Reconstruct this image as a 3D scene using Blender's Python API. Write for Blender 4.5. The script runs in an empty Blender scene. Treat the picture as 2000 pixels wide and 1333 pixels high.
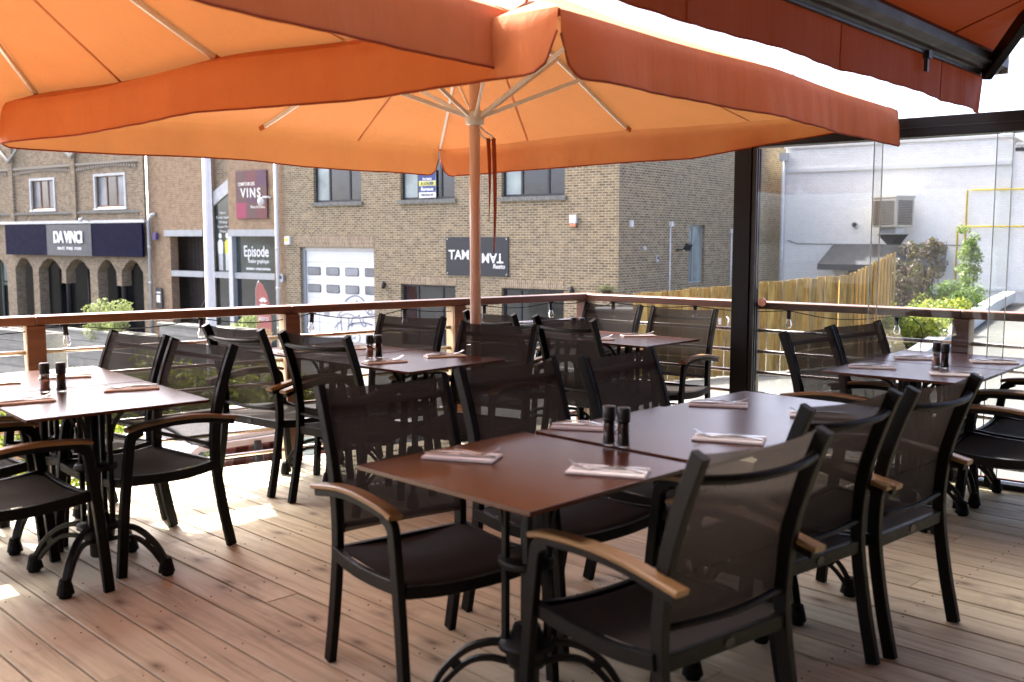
import bpy, bmesh, math, random
from mathutils import Vector, Matrix, noise
R = math.radians
random.seed(7)
sc = bpy.context.scene
C = sc.collection

# ------------------------------------------------------------------ camera
cam = bpy.data.cameras.new('Camera'); cam_o = bpy.data.objects.new('Camera', cam); C.objects.link(cam_o)
cam.sensor_width = 36; cam.lens = 35.0; cam.clip_start = .05; cam.clip_end = 1500
cam_o.location = (0, 0, 1.40); cam_o.rotation_euler = (R(90 - 5.977), 0, 0)
cam.dof.use_dof = True; cam.dof.focus_distance = 6.6; cam.dof.aperture_fstop = 3.2
sc.camera = cam_o
# ------------------------------------------------------------------ sky + sun + exposure
SUN_EL = 50.0; SUN_V = Vector((-.68, .73, 0)).normalized()
w = bpy.data.worlds.new('World'); sc.world = w; w.use_nodes = True
nt = w.node_tree; bg = nt.nodes['Background']
sky = nt.nodes.new('ShaderNodeTexSky'); sky.sky_type = 'NISHITA'; sky.sun_disc = False
sky.sun_elevation = R(SUN_EL); sky.sun_rotation = math.atan2(SUN_V.x, SUN_V.y)
sky.air_density = 0.25; sky.dust_density = 4.0; sky.ozone_density = 0.0
nt.links.new(sky.outputs[0], bg.inputs[0]); bg.inputs[1].default_value = 0.15
sl = bpy.data.lights.new('Sun', 'SUN'); sl.energy = 2.0; sl.angle = R(1.0); sl.color = (1, .96, .88)
so = bpy.data.objects.new('Sun', sl); C.objects.link(so)
sd = Vector((SUN_V.x * math.cos(R(SUN_EL)), SUN_V.y * math.cos(R(SUN_EL)), math.sin(R(SUN_EL))))
so.rotation_euler = (-sd).to_track_quat('-Z', 'Y').to_euler()
vs = sc.view_settings; vs.view_transform = 'Standard'; vs.look = 'None'; vs.exposure = 3.25; vs.gamma = 1; vs.use_curve_mapping = False
cy = sc.cycles; cy.use_denoising = True; cy.max_bounces = 6; cy.transparent_max_bounces = 12
cy.diffuse_bounces = 3; cy.glossy_bounces = 3; cy.transmission_bounces = 4; cy.caustics_reflective = False; cy.caustics_refractive = False
cy.sample_clamp_indirect = 6; cy.use_light_tree = False; cy.use_adaptive_sampling = True; cy.adaptive_threshold = .02

# ------------------------------------------------------------------ materials
M = {}
class N:
    """small node-graph helper"""
    def __init__(s, name):
        s.m = bpy.data.materials.new(name); s.m.use_nodes = True; s.t = s.m.node_tree; s.n = s.t.nodes
        s.b = s.n['Principled BSDF']; s.out = s.n['Material Output']
    def add(s, typ, **kw):
        x = s.n.new(typ)
        for k, v in kw.items():
            if k[0] == '_': setattr(x, k[1:], v)
            else: x.inputs[k.replace('_', ' ')].default_value = v
        return x
    def l(s, a, b): s.t.links.new(a, b)
    def coord(s, kind='Object', scale=(1, 1, 1), rot=(0, 0, 0), rand=False):
        c = s.n.new('ShaderNodeTexCoord'); mp = s.n.new('ShaderNodeMapping')
        mp.inputs['Scale'].default_value = scale; mp.inputs['Rotation'].default_value = rot
        s.l(c.outputs[kind], mp.inputs['Vector'])
        if rand:
            oi = s.n.new('ShaderNodeObjectInfo'); mul = s.n.new('ShaderNodeVectorMath'); mul.operation = 'SCALE'
            cm = s.n.new('ShaderNodeCombineXYZ')
            s.l(oi.outputs['Random'], cm.inputs[0]); s.l(oi.outputs['Random'], cm.inputs[1]); s.l(oi.outputs['Random'], cm.inputs[2])
            s.l(cm.outputs[0], mul.inputs[0]); mul.inputs['Scale'].default_value = 57.0
            s.l(mul.outputs[0], mp.inputs['Location'])
        return mp.outputs[0]
    def noise(s, vec, scale, detail=4, rough=.55, dist=0):
        x = s.n.new('ShaderNodeTexNoise'); s.l(vec, x.inputs['Vector'])
        x.inputs['Scale'].default_value = scale; x.inputs['Detail'].default_value = detail
        x.inputs['Roughness'].default_value = rough; x.inputs['Distortion'].default_value = dist
        return x.outputs['Fac']
    def ramp(s, fac, *stops):
        x = s.n.new('ShaderNodeValToRGB'); e = x.color_ramp.elements
        while len(e) < len(stops): e.new(.5)
        for q, (p, c) in zip(e, stops):
            q.position = p; q.color = (*c, 1) if len(c) == 3 else c
        s.l(fac, x.inputs[0]); return x.outputs[0]
    def mix(s, fac, a, b, mode='MIX'):
        x = s.n.new('ShaderNodeMix'); x.data_type = 'RGBA'; x.blend_type = mode
        for sock, v in ((x.inputs[0], fac), (x.inputs[6], a), (x.inputs[7], b)):
            if hasattr(v, 'links'): s.l(v, sock)
            elif isinstance(v, (int, float)): sock.default_value = v
            else: sock.default_value = (*v, 1)
        return x.outputs[2]
    def math(s, op, a, b=0.0):
        x = s.n.new('ShaderNodeMath'); x.operation = op
        for sock, v in ((x.inputs[0], a), (x.inputs[1], b)):
            if hasattr(v, 'links'): s.l(v, sock)
            else: sock.default_value = v
        return x.outputs[0]
    def bump(s, h, strength=.3, dist=.01, to=None):
        x = s.n.new('ShaderNodeBump'); x.inputs['Strength'].default_value = strength; x.inputs['Distance'].default_value = dist
        s.l(h, x.inputs['Height']); s.l(x.outputs[0], (to or s.b).inputs['Normal']); return x
    def base(s, v):
        if hasattr(v, 'links'): s.l(v, s.b.inputs['Base Color'])
        else: s.b.inputs['Base Color'].default_value = (*v, 1)
    def rough(s, v):
        if hasattr(v, 'links'): s.l(v, s.b.inputs['Roughness'])
        else: s.b.inputs['Roughness'].default_value = v

def plain(name, col, rough=.5, metal=0.0, var=.12, scale=9, bump=0, spec=.5):
    g = N(name); v = g.coord('Object')
    n = g.noise(v, scale, 5)
    d = tuple(max(0, c * (1 - var)) for c in col); l_ = tuple(min(1, c * (1 + var)) for c in col)
    g.base(g.ramp(n, (.3, d), (.7, l_)))
    g.rough(g.ramp(g.noise(v, scale * 2.3, 3), (.3, (rough * .85,) * 3), (.7, (min(1, rough * 1.15),) * 3)))
    g.b.inputs['Metallic'].default_value = metal; g.b.inputs['Specular IOR Level'].default_value = spec
    if bump: g.bump(g.noise(v, scale * 6, 4), bump, .004)
    M[name] = g.m; return g.m

def brick(name, c1, c2, mortar, bw=.21, rh=.071, ms=.011, blotch=.35, rot=0, stain=(.25, .22, .17)):
    g = N(name); v = g.coord('UV', rot=(0, 0, rot))
    b = g.add('ShaderNodeTexBrick'); g.l(v, b.inputs['Vector'])
    b.inputs['Scale'].default_value = 1; b.inputs['Brick Width'].default_value = bw; b.inputs['Row Height'].default_value = rh
    b.inputs['Mortar Size'].default_value = ms; b.inputs['Mortar Smooth'].default_value = .25; b.inputs['Bias'].default_value = -.1
    b.inputs['Color1'].default_value = (*c1, 1); b.inputs['Color2'].default_value = (*c2, 1); b.inputs['Mortar'].default_value = (*mortar, 1)
    n = g.noise(v, .55, 6, .6); n2 = g.noise(v, 4.5, 5, .6)
    col = g.mix(g.math('MULTIPLY', g.ramp(n, (.45, (0, 0, 0)), (.75, (1, 1, 1))), blotch), b.outputs['Color'], stain, 'MIX')
    col = g.mix(.35, col, g.ramp(n2, (.3, (.25, .25, .25)), (.7, (.85, .82, .78))), 'OVERLAY')
    g.base(col); g.rough(.88); g.b.inputs['Specular IOR Level'].default_value = .2
    inv = g.math('SUBTRACT', 1.0, b.outputs['Fac'])
    g.bump(g.math('ADD', inv, g.math('MULTIPLY', n2, .35)), .55, .012)
    M[name] = g.m

brick('tan_brick', (.27, .195, .105), (.115, .079, .045), (.40, .362, .262), ms=.013)
brick('tan_brick_soldier', (.31, .23, .14), (.19, .125, .08), (.42, .37, .28), bw=.25, rh=.072, rot=R(90))
brick('orange_brick', (.34, .222, .128), (.265, .165, .095), (.36, .295, .212), blotch=.12)
brick('old_brick', (.29, .215, .128), (.145, .10, .064), (.35, .31, .235), blotch=.4)
brick('dark_brick', (.25, .20, .15), (.13, .10, .08), (.30, .27, .22), blotch=.5)
brick('white_brick', (.86, .855, .82), (.83, .825, .79), (.78, .775, .74), rh=.075, bw=.22, ms=.014, blotch=.15, stain=(.6, .61, .6))

def deck_wood():
    g = N('deck_wood'); v = g.coord('Object', (1, 1, 1), (0, 0, R(45)), rand=True)
    st = g.n.new('ShaderNodeMapping'); g.l(v, st.inputs['Vector']); st.inputs['Scale'].default_value = (.9, 11, 1)
    gr = g.noise(st.outputs[0], 2.2, 6, .55, .8)
    big = g.noise(v, 1.7, 4, .5)
    oi = g.n.new('ShaderNodeObjectInfo')
    c = g.ramp(gr, (.25, (.36, .315, .215)), (.5, (.55, .50, .355)), (.75, (.65, .60, .445)))
    c = g.mix(.4, c, g.ramp(oi.outputs['Random'], (0, (.36, .34, .31)), (.5, (.52, .50, .47)), (1, (.68, .65, .61))), 'OVERLAY')
    c = g.mix(g.ramp(big, (.45, (0, 0, 0)), (.8, (.3, .3, .3))), c, (.30, .265, .215))
    # knots
    kv = g.n.new('ShaderNodeMapping'); g.l(v, kv.inputs['Vector']); kv.inputs['Scale'].default_value = (2.6, 5.4, 1)
    vo = g.add('ShaderNodeTexVoronoi'); vo.voronoi_dimensions = '2D'; g.l(kv.outputs[0], vo.inputs['Vector']); vo.inputs['Scale'].default_value = 1.0
    k = g.ramp(vo.outputs['Distance'], (.0, (1, 1, 1)), (.06, (.6, .6, .6)), (.13, (.25, .25, .25)), (.22, (0, 0, 0)))
    sel = g.ramp(g.noise(kv.outputs[0], .9, 1), (.44, (0, 0, 0)), (.54, (1, 1, 1)))
    kk = g.math('MULTIPLY', k, sel)
    c = g.mix(g.math('MULTIPLY', kk, .95), c, (.085, .042, .022))
    wv_ = g.coord('Object'); wn = g.noise(wv_, .75, 5, .6, .3); wn2 = g.noise(wv_, 3.4, 6, .65, .4)
    c = g.mix(g.ramp(wn, (.45, (0, 0, 0)), (.75, (.35, .35, .35))), c, (.26, .235, .19))
    c = g.mix(g.ramp(wn2, (.55, (0, 0, 0)), (.72, (.5, .5, .5))), c, (.20, .165, .125))
    # fine dark checks
    ck = g.n.new('ShaderNodeMapping'); g.l(v, ck.inputs['Vector']); ck.inputs['Scale'].default_value = (.5, 40, 1)
    cr = g.ramp(g.noise(ck.outputs[0], 2.2, 2, .5), (.66, (0, 0, 0)), (.74, (1, 1, 1)))
    c = g.mix(g.math('MULTIPLY', cr, .55), c, (.13, .09, .065))
    g.base(c); g.rough(g.ramp(gr, (.3, (.72, .72, .72)), (.7, (.52, .52, .52)))); g.b.inputs['Specular IOR Level'].default_value = .35
    g.bump(g.math('SUBTRACT', gr, g.math('MULTIPLY', kk, .3)), .35, .004)
    M['deck_wood'] = g.m
deck_wood()

def wood(name, dark, light, rough=.45, along='Z', stretch=14, scale=3.0, kn=.0):
    g = N(name); v = g.coord('Object', rand=True)
    st = g.n.new('ShaderNodeMapping'); g.l(v, st.inputs['Vector'])
    s = [stretch, stretch, stretch]; s['XYZ'.index(along)] = .8; st.inputs['Scale'].default_value = s
    gr = g.noise(st.outputs[0], scale, 7, .6, .5)
    c = g.ramp(gr, (.28, dark), (.72, light))
    oi = g.n.new('ShaderNodeObjectInfo')
    c = g.mix(.5, c, g.ramp(oi.outputs['Random'], (0, (.26, .25, .24)), (1, (.72, .70, .66))), 'OVERLAY')
    if kn:
        n2 = g.noise(v, 2.1, 3); c = g.mix(g.math('MULTIPLY', g.ramp(n2, (.55, (0, 0, 0)), (.75, (1, 1, 1))), kn), c, tuple(x * .45 for x in dark))
    g.base(c); g.rough(rough); g.bump(gr, .25, .003)
    M[name] = g.m
wood('fence_wood', (.19, .115, .026), (.50, .335, .095), .75, 'Z', 9, 3, .5)
wood('post_wood', (.36, .25, .13), (.56, .43, .26), .6, 'Z', 9, 2.4)
wood('rail_wood', (.13, .055, .03), (.25, .115, .065), .32, 'X', 16, 2.6)
wood('teak', (.12, .060, .020), (.22, .120, .042), .45, 'Y', 16, 3)
wood('grey_planks', (.22, .22, .195), (.38, .375, .34), .85, 'X', 9, 2.5, .4)

plain('chair_metal', (.0035, .003, .0028), .48, .0, .12, 30, .04, .14)
plain('cast_iron', (.005, .005, .005), .45, 0, .2, 25, .15, .25)
plain('rubber', (.005, .005, .005), .7, 0, .2, 20, 0, .2)
plain('black_plastic', (.012, .012, .013), .45)
plain('dark_frame', (.0045, .003, .0028), .45, 0, .12, 6, .03, .25)
plain('frame_brown', (.014, .010, .009), .4, 0, .12, 6)
plain('anthracite', (.035, .038, .043), .5)
plain('window_frame', (.022, .025, .03), .5)
plain('wood_window', (.20, .11, .06), .6)
plain('white_paint', (.72, .73, .71), .45, 0, .05, 3)
plain('door_white', (.76, .775, .76), .42, 0, .04, 1.2)
plain('off_white', (.68, .67, .63), .55, 0, .06, 6)
plain('umbrella_pole', (.78, .77, .74), .32, 0, .03, 5)
plain('pole_paint', (.80, .57, .46), .34, 0, .03, 5)
plain('bar_grey', (.018, .017, .016), .45, .1, .1, 4, 0, .3)
plain('steel', (.58, .57, .55), .22, 1.0, .05, 20)
plain('tube_steel', (.62, .56, .53), .24, 1.0, .06, 14)
plain('zinc', (.50, .52, .53), .5, .3, .1, 5)
plain('grey_steel', (.34, .36, .36), .5, .1, .1, 4)
plain('sill_stone', (.17, .17, .15), .85, 0, .35, 12, .3)
plain('concrete_kerb', (.55, .56, .54), .85, 0, .12, 5, .2)
plain('navy', (.004, .005, .024), .6, 0, .08, 2, 0, .05)
plain('sign_grey', (.045, .048, .054), .5, 0, .05, 2)
plain('sign_black', (.016, .018, .022), .45, 0, .05, 2)
plain('letter_white', (.82, .83, .80), .5, 0, .02, 2)
plain('letter_cream', (.80, .79, .70), .5, 0, .02, 2)
plain('wine_purple', (.075, .018, .045), .45, 0, .05, 2)
plain('wine_red', (.13, .02, .022), .45, 0, .05, 2)
plain('wine_brown', (.085, .03, .026), .45, 0, .05, 2)
plain('wine_pink', (.28, .015, .065), .45, 0, .05, 2)
plain('blue_box', (.05, .045, .22), .5)
plain('red_flag', (.33, .10, .085), .7, 0, .08, 5)
plain('yellow_pipe', (.68, .50, .03), .5, 0, .08, 9)
plain('beige_box', (.44, .41, .34), .55, 0, .06, 6)
plain('beige_dark', (.12, .10, .085), .6, 0, .1, 6)
plain('awning_slate', (.030, .034, .042), .7, 0, .08, 2)
plain('dark_void', (.008, .008, .009), .8)
plain('dark_cladding', (.030, .022, .017), .7, 0, .3, 4)
plain('lamp_black', (.02, .02, .022), .5)
plain('poster_blue', (.03, .05, .20), .5, 0, .03, 2)
plain('poster_yellow', (.70, .66, .05), .5, 0, .03, 2)
plain('ink_blue', (.025, .03, .09), .6, 0, .05, 2)
plain('strap_red', (.42, .075, .018), .7, 0, .08, 9)
plain('car_white', (.80, .80, .80), .12, 0, .01, 2)
plain('car_black', (.015, .015, .017), .5)
plain('tyre', (.02, .02, .02), .85)
plain('seat_red', (.22, .025, .018), .6)
plain('bark', (.10, .075, .05), .9, 0, .3, 12, .4)
plain('soil', (.06, .045, .03), .95, 0, .3, 12, .4)
plain('render_wall', (.045, .04, .036), .85, 0, .1, 2, .1)
plain('salt_grain', (.62, .40, .33), .8, 0, .2, 160, .3)
plain('pepper_grain', (.035, .022, .017), .8, 0, .4, 200, .3)
plain('filament', (.30, .22, .12), .4, .5)
plain('green_paint', (.14, .20, .17), .6)
plain('glass_edge', (.50, .58, .55), .2, 0, .1, 5)
plain('copper', (.55, .25, .16), .25, 1.0, .05, 9)

def table_mat():
    g = N('table_top'); v = g.coord('Object')
    n = g.noise(v, 420, 2); n2 = g.noise(v, 2.2, 2)
    g.base(g.ramp(n2, (.35, (.056, .016, .0075)), (.65, (.062, .018, .0085))))
    g.rough(g.ramp(n2, (.3, (.25, .25, .25)), (.7, (.265, .265, .265)))); g.b.inputs['Specular IOR Level'].default_value = .28
    g.bump(n, .01, .0005); M['table_top'] = g.m
table_mat()

def napkin_mat():
    g = N('napkin'); v = g.coord('Object')
    n = g.noise(v, 260, 3); g.base(g.ramp(n, (.3, (.84, .82, .78)), (.7, (.90, .88, .85)))); g.rough(.9); g.bump(n, .3, .002); M['napkin'] = g.m
napkin_mat()

def sling_mat(name, col, see, dash=True):
    g = N(name); v = g.coord('Generated'); ob = g.coord('Object')
    sp = g.n.new('ShaderNodeSeparateXYZ'); g.l(ob, sp.inputs[0])
    # woven fibre: two crossed fine waves
    wx = g.math('SINE', g.math('MULTIPLY', sp.outputs[0], 1000.0)); wz = g.math('SINE', g.math('MULTIPLY', g.math('ADD', sp.outputs[1], g.math('MULTIPLY', sp.outputs[2], 1.3))  , 760.0))
    wv = g.math('MULTIPLY', wx, wz)
    n = g.noise(ob, 26, 4)
    d = tuple(c * .5 for c in col); h = tuple(c * 1.5 for c in col)
    c = g.mix(g.math('ADD', g.math('MULTIPLY', wv, .45), .5), d, h)
    c = g.mix(.25, c, g.ramp(n, (.3, (.3, .3, .3)), (.7, (.7, .7, .7))), 'OVERLAY')
    g.base(c); g.rough(.85); g.b.inputs['Specular IOR Level'].default_value = .12
    tr = g.n.new('ShaderNodeBsdfTranslucent'); tr.inputs[0].default_value = (*[min(1, x * 1.6) for x in col], 1)
    m1 = g.n.new('ShaderNodeMixShader'); m1.inputs[0].default_value = .3; g.l(g.b.outputs[0], m1.inputs[1]); g.l(tr.outputs[0], m1.inputs[2])
    tp = g.n.new('ShaderNodeBsdfTransparent'); m2 = g.n.new('ShaderNodeMixShader')
    fac = g.math('ADD', g.math('MULTIPLY', wv, .08), see)
    if dash:
        s2 = g.n.new('ShaderNodeSeparateXYZ'); g.l(v, s2.inputs[0])
        for zz in (.30, .78):
            near = g.math('LESS_THAN', g.math('ABSOLUTE', g.math('SUBTRACT', s2.outputs[2], zz)), .005)
            dsh = g.math('GREATER_THAN', g.math('SINE', g.math('MULTIPLY', s2.outputs[0], 150.0)), -.2)
            fac = g.math('ADD', fac, g.math('MULTIPLY', g.math('MULTIPLY', near, dsh), .35))
    g.l(fac, m2.inputs[0]); g.l(m1.outputs[0], m2.inputs[1]); g.l(tp.outputs[0], m2.inputs[2])
    g.l(m2.outputs[0], g.out.inputs[0]); M[name] = g.m
sling_mat('sling_back', (.025, .0205, .0185), .075)
sling_mat('sling_seat', (.032, .027, .025), -.12, False)

def cloth_mat(name, col, trans, tw=.5, rough=.75):
    g = N(name); v = g.coord('Object')
    n = g.noise(v, 3.5, 5, .6); n2 = g.noise(v, 900, 2)
    g.base(g.ramp(n, (.3, tuple(c * .93 for c in col)), (.7, tuple(min(1, c * 1.05) for c in col)))); g.rough(rough); g.b.inputs['Specular IOR Level'].default_value = .25
    wr = g.n.new('ShaderNodeMapping'); g.l(v, wr.inputs['Vector']); wr.inputs['Scale'].default_value = (16, 16, 2.2)
    g.bump(g.math('ADD', g.math('MULTIPLY', g.noise(wr.outputs[0], 1.0, 4, .6, .8), 2.2), g.math('ADD', g.noise(v, 9, 4), g.math('MULTIPLY', n2, .15))), .22, .012)
    t = g.n.new('ShaderNodeBsdfTranslucent'); t.inputs[0].default_value = (*trans, 1)
    mx = g.n.new('ShaderNodeMixShader'); mx.inputs[0].default_value = tw
    g.l(g.b.outputs[0], mx.inputs[1]); g.l(t.outputs[0], mx.inputs[2]); g.l(mx.outputs[0], g.out.inputs[0]); M[name] = g.m
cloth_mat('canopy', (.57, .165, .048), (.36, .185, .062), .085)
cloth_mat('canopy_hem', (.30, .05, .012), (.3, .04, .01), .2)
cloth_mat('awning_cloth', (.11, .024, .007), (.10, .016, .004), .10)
cloth_mat('canopy_seam', (.50, .14, .04), (.28, .13, .045), .06)

def glass_mat(name, tint=(1, 1, 1), refl=1.0):
    g = N(name); g.n.remove(g.b)
    t = g.n.new('ShaderNodeBsdfTransparent'); t.inputs[0].default_value = (*tint, 1)
    gl = g.n.new('ShaderNodeBsdfGlossy'); gl.inputs['Roughness'].default_value = .01
    fr = g.n.new('ShaderNodeFresnel'); fr.inputs[0].default_value = 1.5
    mx = g.n.new('ShaderNodeMixShader')
    g.l(g.math('MULTIPLY', fr.outputs[0], refl), mx.inputs[0]); g.l(t.outputs[0], mx.inputs[1]); g.l(gl.outputs[0], mx.inputs[2]); g.l(mx.outputs[0], g.out.inputs[0]); M[name] = g.m
glass_mat('clear_glass', (.955, .97, .965), .9)
glass_mat('bulb_glass', (.97, .97, .96), 1.3)
glass_mat('car_glass', (.35, .40, .40), 1.1)
def pane_mat(name, col, rough=.04, wob=.05):
    g = N(name); v = g.coord('Object'); n = g.noise(v, .9, 3, .5)
    g.base(g.ramp(n, (.35, tuple(c * .5 for c in col)), (.7, tuple(c * 1.3 for c in col)))); g.rough(rough); g.b.inputs['Specular IOR Level'].default_value = .8
    g.bump(g.noise(v, 1.6, 2), wob, .05); M[name] = g.m
pane_mat('pane_dark', (.022, .028, .030))
pane_mat('pane_green', (.035, .055, .048))
pane_mat('pane_pale', (.30, .36, .33), .25)
pane_mat('pane_grey', (.22, .24, .25), .35)
pane_mat('pane_arch', (.010, .011, .012), .12)
M['pane_arch'].node_tree.nodes['Principled BSDF'].inputs['Specular IOR Level'].default_value = .05

def leaf_mat(name, c1, c2, tr=.35):
    g = N(name)
    gm = g.n.new('ShaderNodeNewGeometry')
    c = g.ramp(gm.outputs['Random Per Island'], (0, c1), (1, c2))
    g.base(c); g.rough(.5); g.b.inputs['Specular IOR Level'].default_value = .35
    t = g.n.new('ShaderNodeBsdfTranslucent'); g.l(g.mix(.3, c, (.35, .5, .05), 'MIX'), t.inputs[0])
    mx = g.n.new('ShaderNodeMixShader'); mx.inputs[0].default_value = tr
    g.l(g.b.outputs[0], mx.inputs[1]); g.l(t.outputs[0], mx.inputs[2]); g.l(mx.outputs[0], g.out.inputs[0]); M[name] = g.m
leaf_mat('leaf_olive', (.16, .19, .08), (.30, .33, .16))
leaf_mat('leaf_hedge', (.05, .12, .02), (.42, .40, .05))
leaf_mat('leaf_green', (.05, .11, .025), (.13, .21, .05))
leaf_mat('leaf_tree', (.08, .15, .03), (.22, .30, .07))
plain('leaf_dry', (.16, .085, .035), .8, 0, .3, 60)
leaf_mat('leaf_red', (.030, .016, .015), (.085, .036, .032), .2)

def ground_mat():
    g = N('ground_concrete'); v = g.coord('Object')
    n = g.noise(v, .35, 6, .6); n2 = g.noise(v, 7, 5, .6); n3 = g.noise(v, 60, 3)
    c = g.ramp(n, (.3, (.060, .061, .058)), (.7, (.10, .10, .092)))
    c = g.mix(.5, c, g.ramp(n2, (.3, (.35, .35, .35)), (.7, (.62, .62, .6))), 'OVERLAY')
    c = g.mix(g.ramp(g.noise(v, .9, 4), (.6, (0, 0, 0)), (.75, (.5, .5, .5))), c, (.045, .045, .043))
    g.base(c); g.rough(.9); g.bump(g.math('ADD', n2, n3), .3, .01); M['ground'] = g.m
ground_mat()

# ------------------------------------------------------------------ mesh helpers
class MB:
    def __init__(s): s.v = []; s.f = []; s.uv = {}; s.sm = set()
    def face(s, pts, uv=None):
        i = len(s.v); s.v += [tuple(p) for p in pts]; s.f.append(tuple(range(i, i + len(pts))))
        if uv: s.uv[len(s.f) - 1] = uv
    def box(s, c, size, rot=None):
        hx, hy, hz = (x / 2 for x in size); i = len(s.v); c = Vector(c)
        for z in (-hz, hz):
            for x, y in ((-hx, -hy), (hx, -hy), (hx, hy), (-hx, hy)):
                p = Vector((x, y, z)); p = rot @ p if rot else p
                s.v.append(tuple(c + p))
        s.f += [tuple(i + k for k in q) for q in ((3, 2, 1, 0), (4, 5, 6, 7), (0, 1, 5, 4), (1, 2, 6, 5), (2, 3, 7, 6), (3, 0, 4, 7))]
        return s
    def bbox(s, x0, x1, y0, y1, z0, z1): return s.box(((x0 + x1) / 2, (y0 + y1) / 2, (z0 + z1) / 2), (x1 - x0, y1 - y0, z1 - z0))
    def sweep(s, path, prof, side=None, cap=True, smooth=False, scales=None):
        """prof: list of (a,b); a along 'side' axis, b along the other normal"""
        P = [Vector(p) for p in path]; n = len(prof); i0 = len(s.v)
        for k, p in enumerate(P):
            t = (P[min(k + 1, len(P) - 1)] - P[max(k - 1, 0)]).normalized()
            sd_ = Vector(side) if side else (Vector((0, 0, 1)).cross(t) if abs(t.z) < .95 else Vector((1, 0, 0)))
            sd_ = (sd_ - t * sd_.dot(t)).normalized(); up = t.cross(sd_)
            q = scales[k] if scales else 1
            for a, b in prof: s.v.append(tuple(p + sd_ * (a * q) + up * (b * q)))
        f0 = len(s.f)
        for k in range(len(P) - 1):
            for j in range(n):
                a = i0 + k * n + j; b = i0 + k * n + (j + 1) % n
                s.f.append((a, b, b + n, a + n))
        if smooth: s.sm.update(range(f0, len(s.f)))
        if cap:
            s.f.append(tuple(i0 + j for j in reversed(range(n)))); s.f.append(tuple(i0 + (len(P) - 1) * n + j for j in range(n)))
        return s
    def rect(s, path, wd, ht, side=None, ch=.22):
        a, b, c = wd / 2, ht / 2, min(wd, ht) * ch / 2
        return s.sweep(path, [(-a + c, -b), (a - c, -b), (a, -b + c), (a, b - c), (a - c, b), (-a + c, b), (-a, b - c), (-a, -b + c)], side)
    def tube(s, path, r, n=8, scales=None, cap=True):
        return s.sweep(path, [(r * math.cos(2 * math.pi * k / n), r * math.sin(2 * math.pi * k / n)) for k in range(n)], None, cap, True, scales)
    def lathe(s, prof, c=(0, 0, 0), n=16, smooth=True):
        i0 = len(s.v); c = Vector(c)
        for r, z in prof:
            for k in range(n): s.v.append((c.x + r * math.cos(2 * math.pi * k / n), c.y + r * math.sin(2 * math.pi * k / n), c.z + z))
        f0 = len(s.f)
        for k in range(len(prof) - 1):
            for j in range(n):
                a = i0 + k * n + j; b = i0 + k * n + (j + 1) % n; s.f.append((a, b, b + n, a + n))
        if smooth: s.sm.update(range(f0, len(s.f)))
        if prof[0][0] > 1e-5: s.f.append(tuple(i0 + j for j in reversed(range(n))))
        if prof[-1][0] > 1e-5: s.f.append(tuple(i0 + (len(prof) - 1) * n + j for j in range(n)))
        return s
    def prism(s, poly, y0, y1):
        """poly in (x,z), extruded along y"""
        n = len(poly); i = len(s.v)
        for y in (y0, y1): s.v += [(x, y, z) for x, z in poly]
        s.f.append(tuple(range(i, i + n))); s.f.append(tuple(reversed(range(i + n, i + 2 * n))))
        for k in range(n):
            a = i + k; b = i + (k + 1) % n; s.f.append((b, a, a + n, b + n))
        return s
    def grid(s, fn, nu, nv, smooth=True):
        i = len(s.v); f0 = len(s.f)
        for b in range(nv + 1):
            for a in range(nu + 1): s.v.append(tuple(fn(a / nu, b / nv)))
        for b in range(nv):
            for a in range(nu):
                k = i + b * (nu + 1) + a; s.f.append((k, k + 1, k + nu + 2, k + nu + 1))
        if smooth: s.sm.update(range(f0, len(s.f)))
        return s
    def mesh(s, name):
        me = bpy.data.meshes.new(name); me.from_pydata(s.v, [], s.f)
        if s.uv:
            L = me.uv_layers.new(name='UVMap')
            for p in me.polygons:
                if p.index in s.uv:
                    for li, u in zip(p.loop_indices, s.uv[p.index]): L.data[li].uv = u
        if s.sm:
            for p in me.polygons: p.use_smooth = p.index in s.sm
        me.update(); return me
    def build(s, name, mat, parent=None, kind=None):
        me = s.mesh(name); me.materials.append(M[mat] if isinstance(mat, str) else mat)
        o = bpy.data.objects.new(name, me); C.objects.link(o)
        if parent: o.parent = parent
        if kind: o['kind'] = kind
        return o

def tag(o, label, cat, group=None):
    o['label'] = label; o['category'] = cat
    if group: o['group'] = group
    return o
def empty(name, loc=(0, 0, 0), rz=0.0):
    o = bpy.data.objects.new(name, None); C.objects.link(o); o.location = loc; o.rotation_euler = (0, 0, rz); o.empty_display_size = .1
    return o
def copy_tree(o, parent=None):
    c = o.copy(); C.objects.link(c); c.parent = parent
    for ch in list(o.children): copy_tree(ch, c)
    return c
def bevel(o, wd, seg=2):
    m = o.modifiers.new('bevel', 'BEVEL'); m.width = wd; m.segments = seg; m.limit_method = 'ANGLE'; return o
def smoothpath(pts, n=6):
    """Catmull-Rom through pts"""
    P = [Vector(p) for p in pts]; P = [P[0] * 2 - P[1]] + P + [P[-1] * 2 - P[-2]]; out = []
    for i in range(1, len(P) - 2):
        a, b, c, d = P[i - 1:i + 3]
        for k in range(n):
            t = k / n; out.append(.5 * ((2 * b) + (c - a) * t + (2 * a - 5 * b + 4 * c - d) * t * t + (3 * b - a - 3 * c + d) * t ** 3))
    out.append(P[-2]); return out
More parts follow.
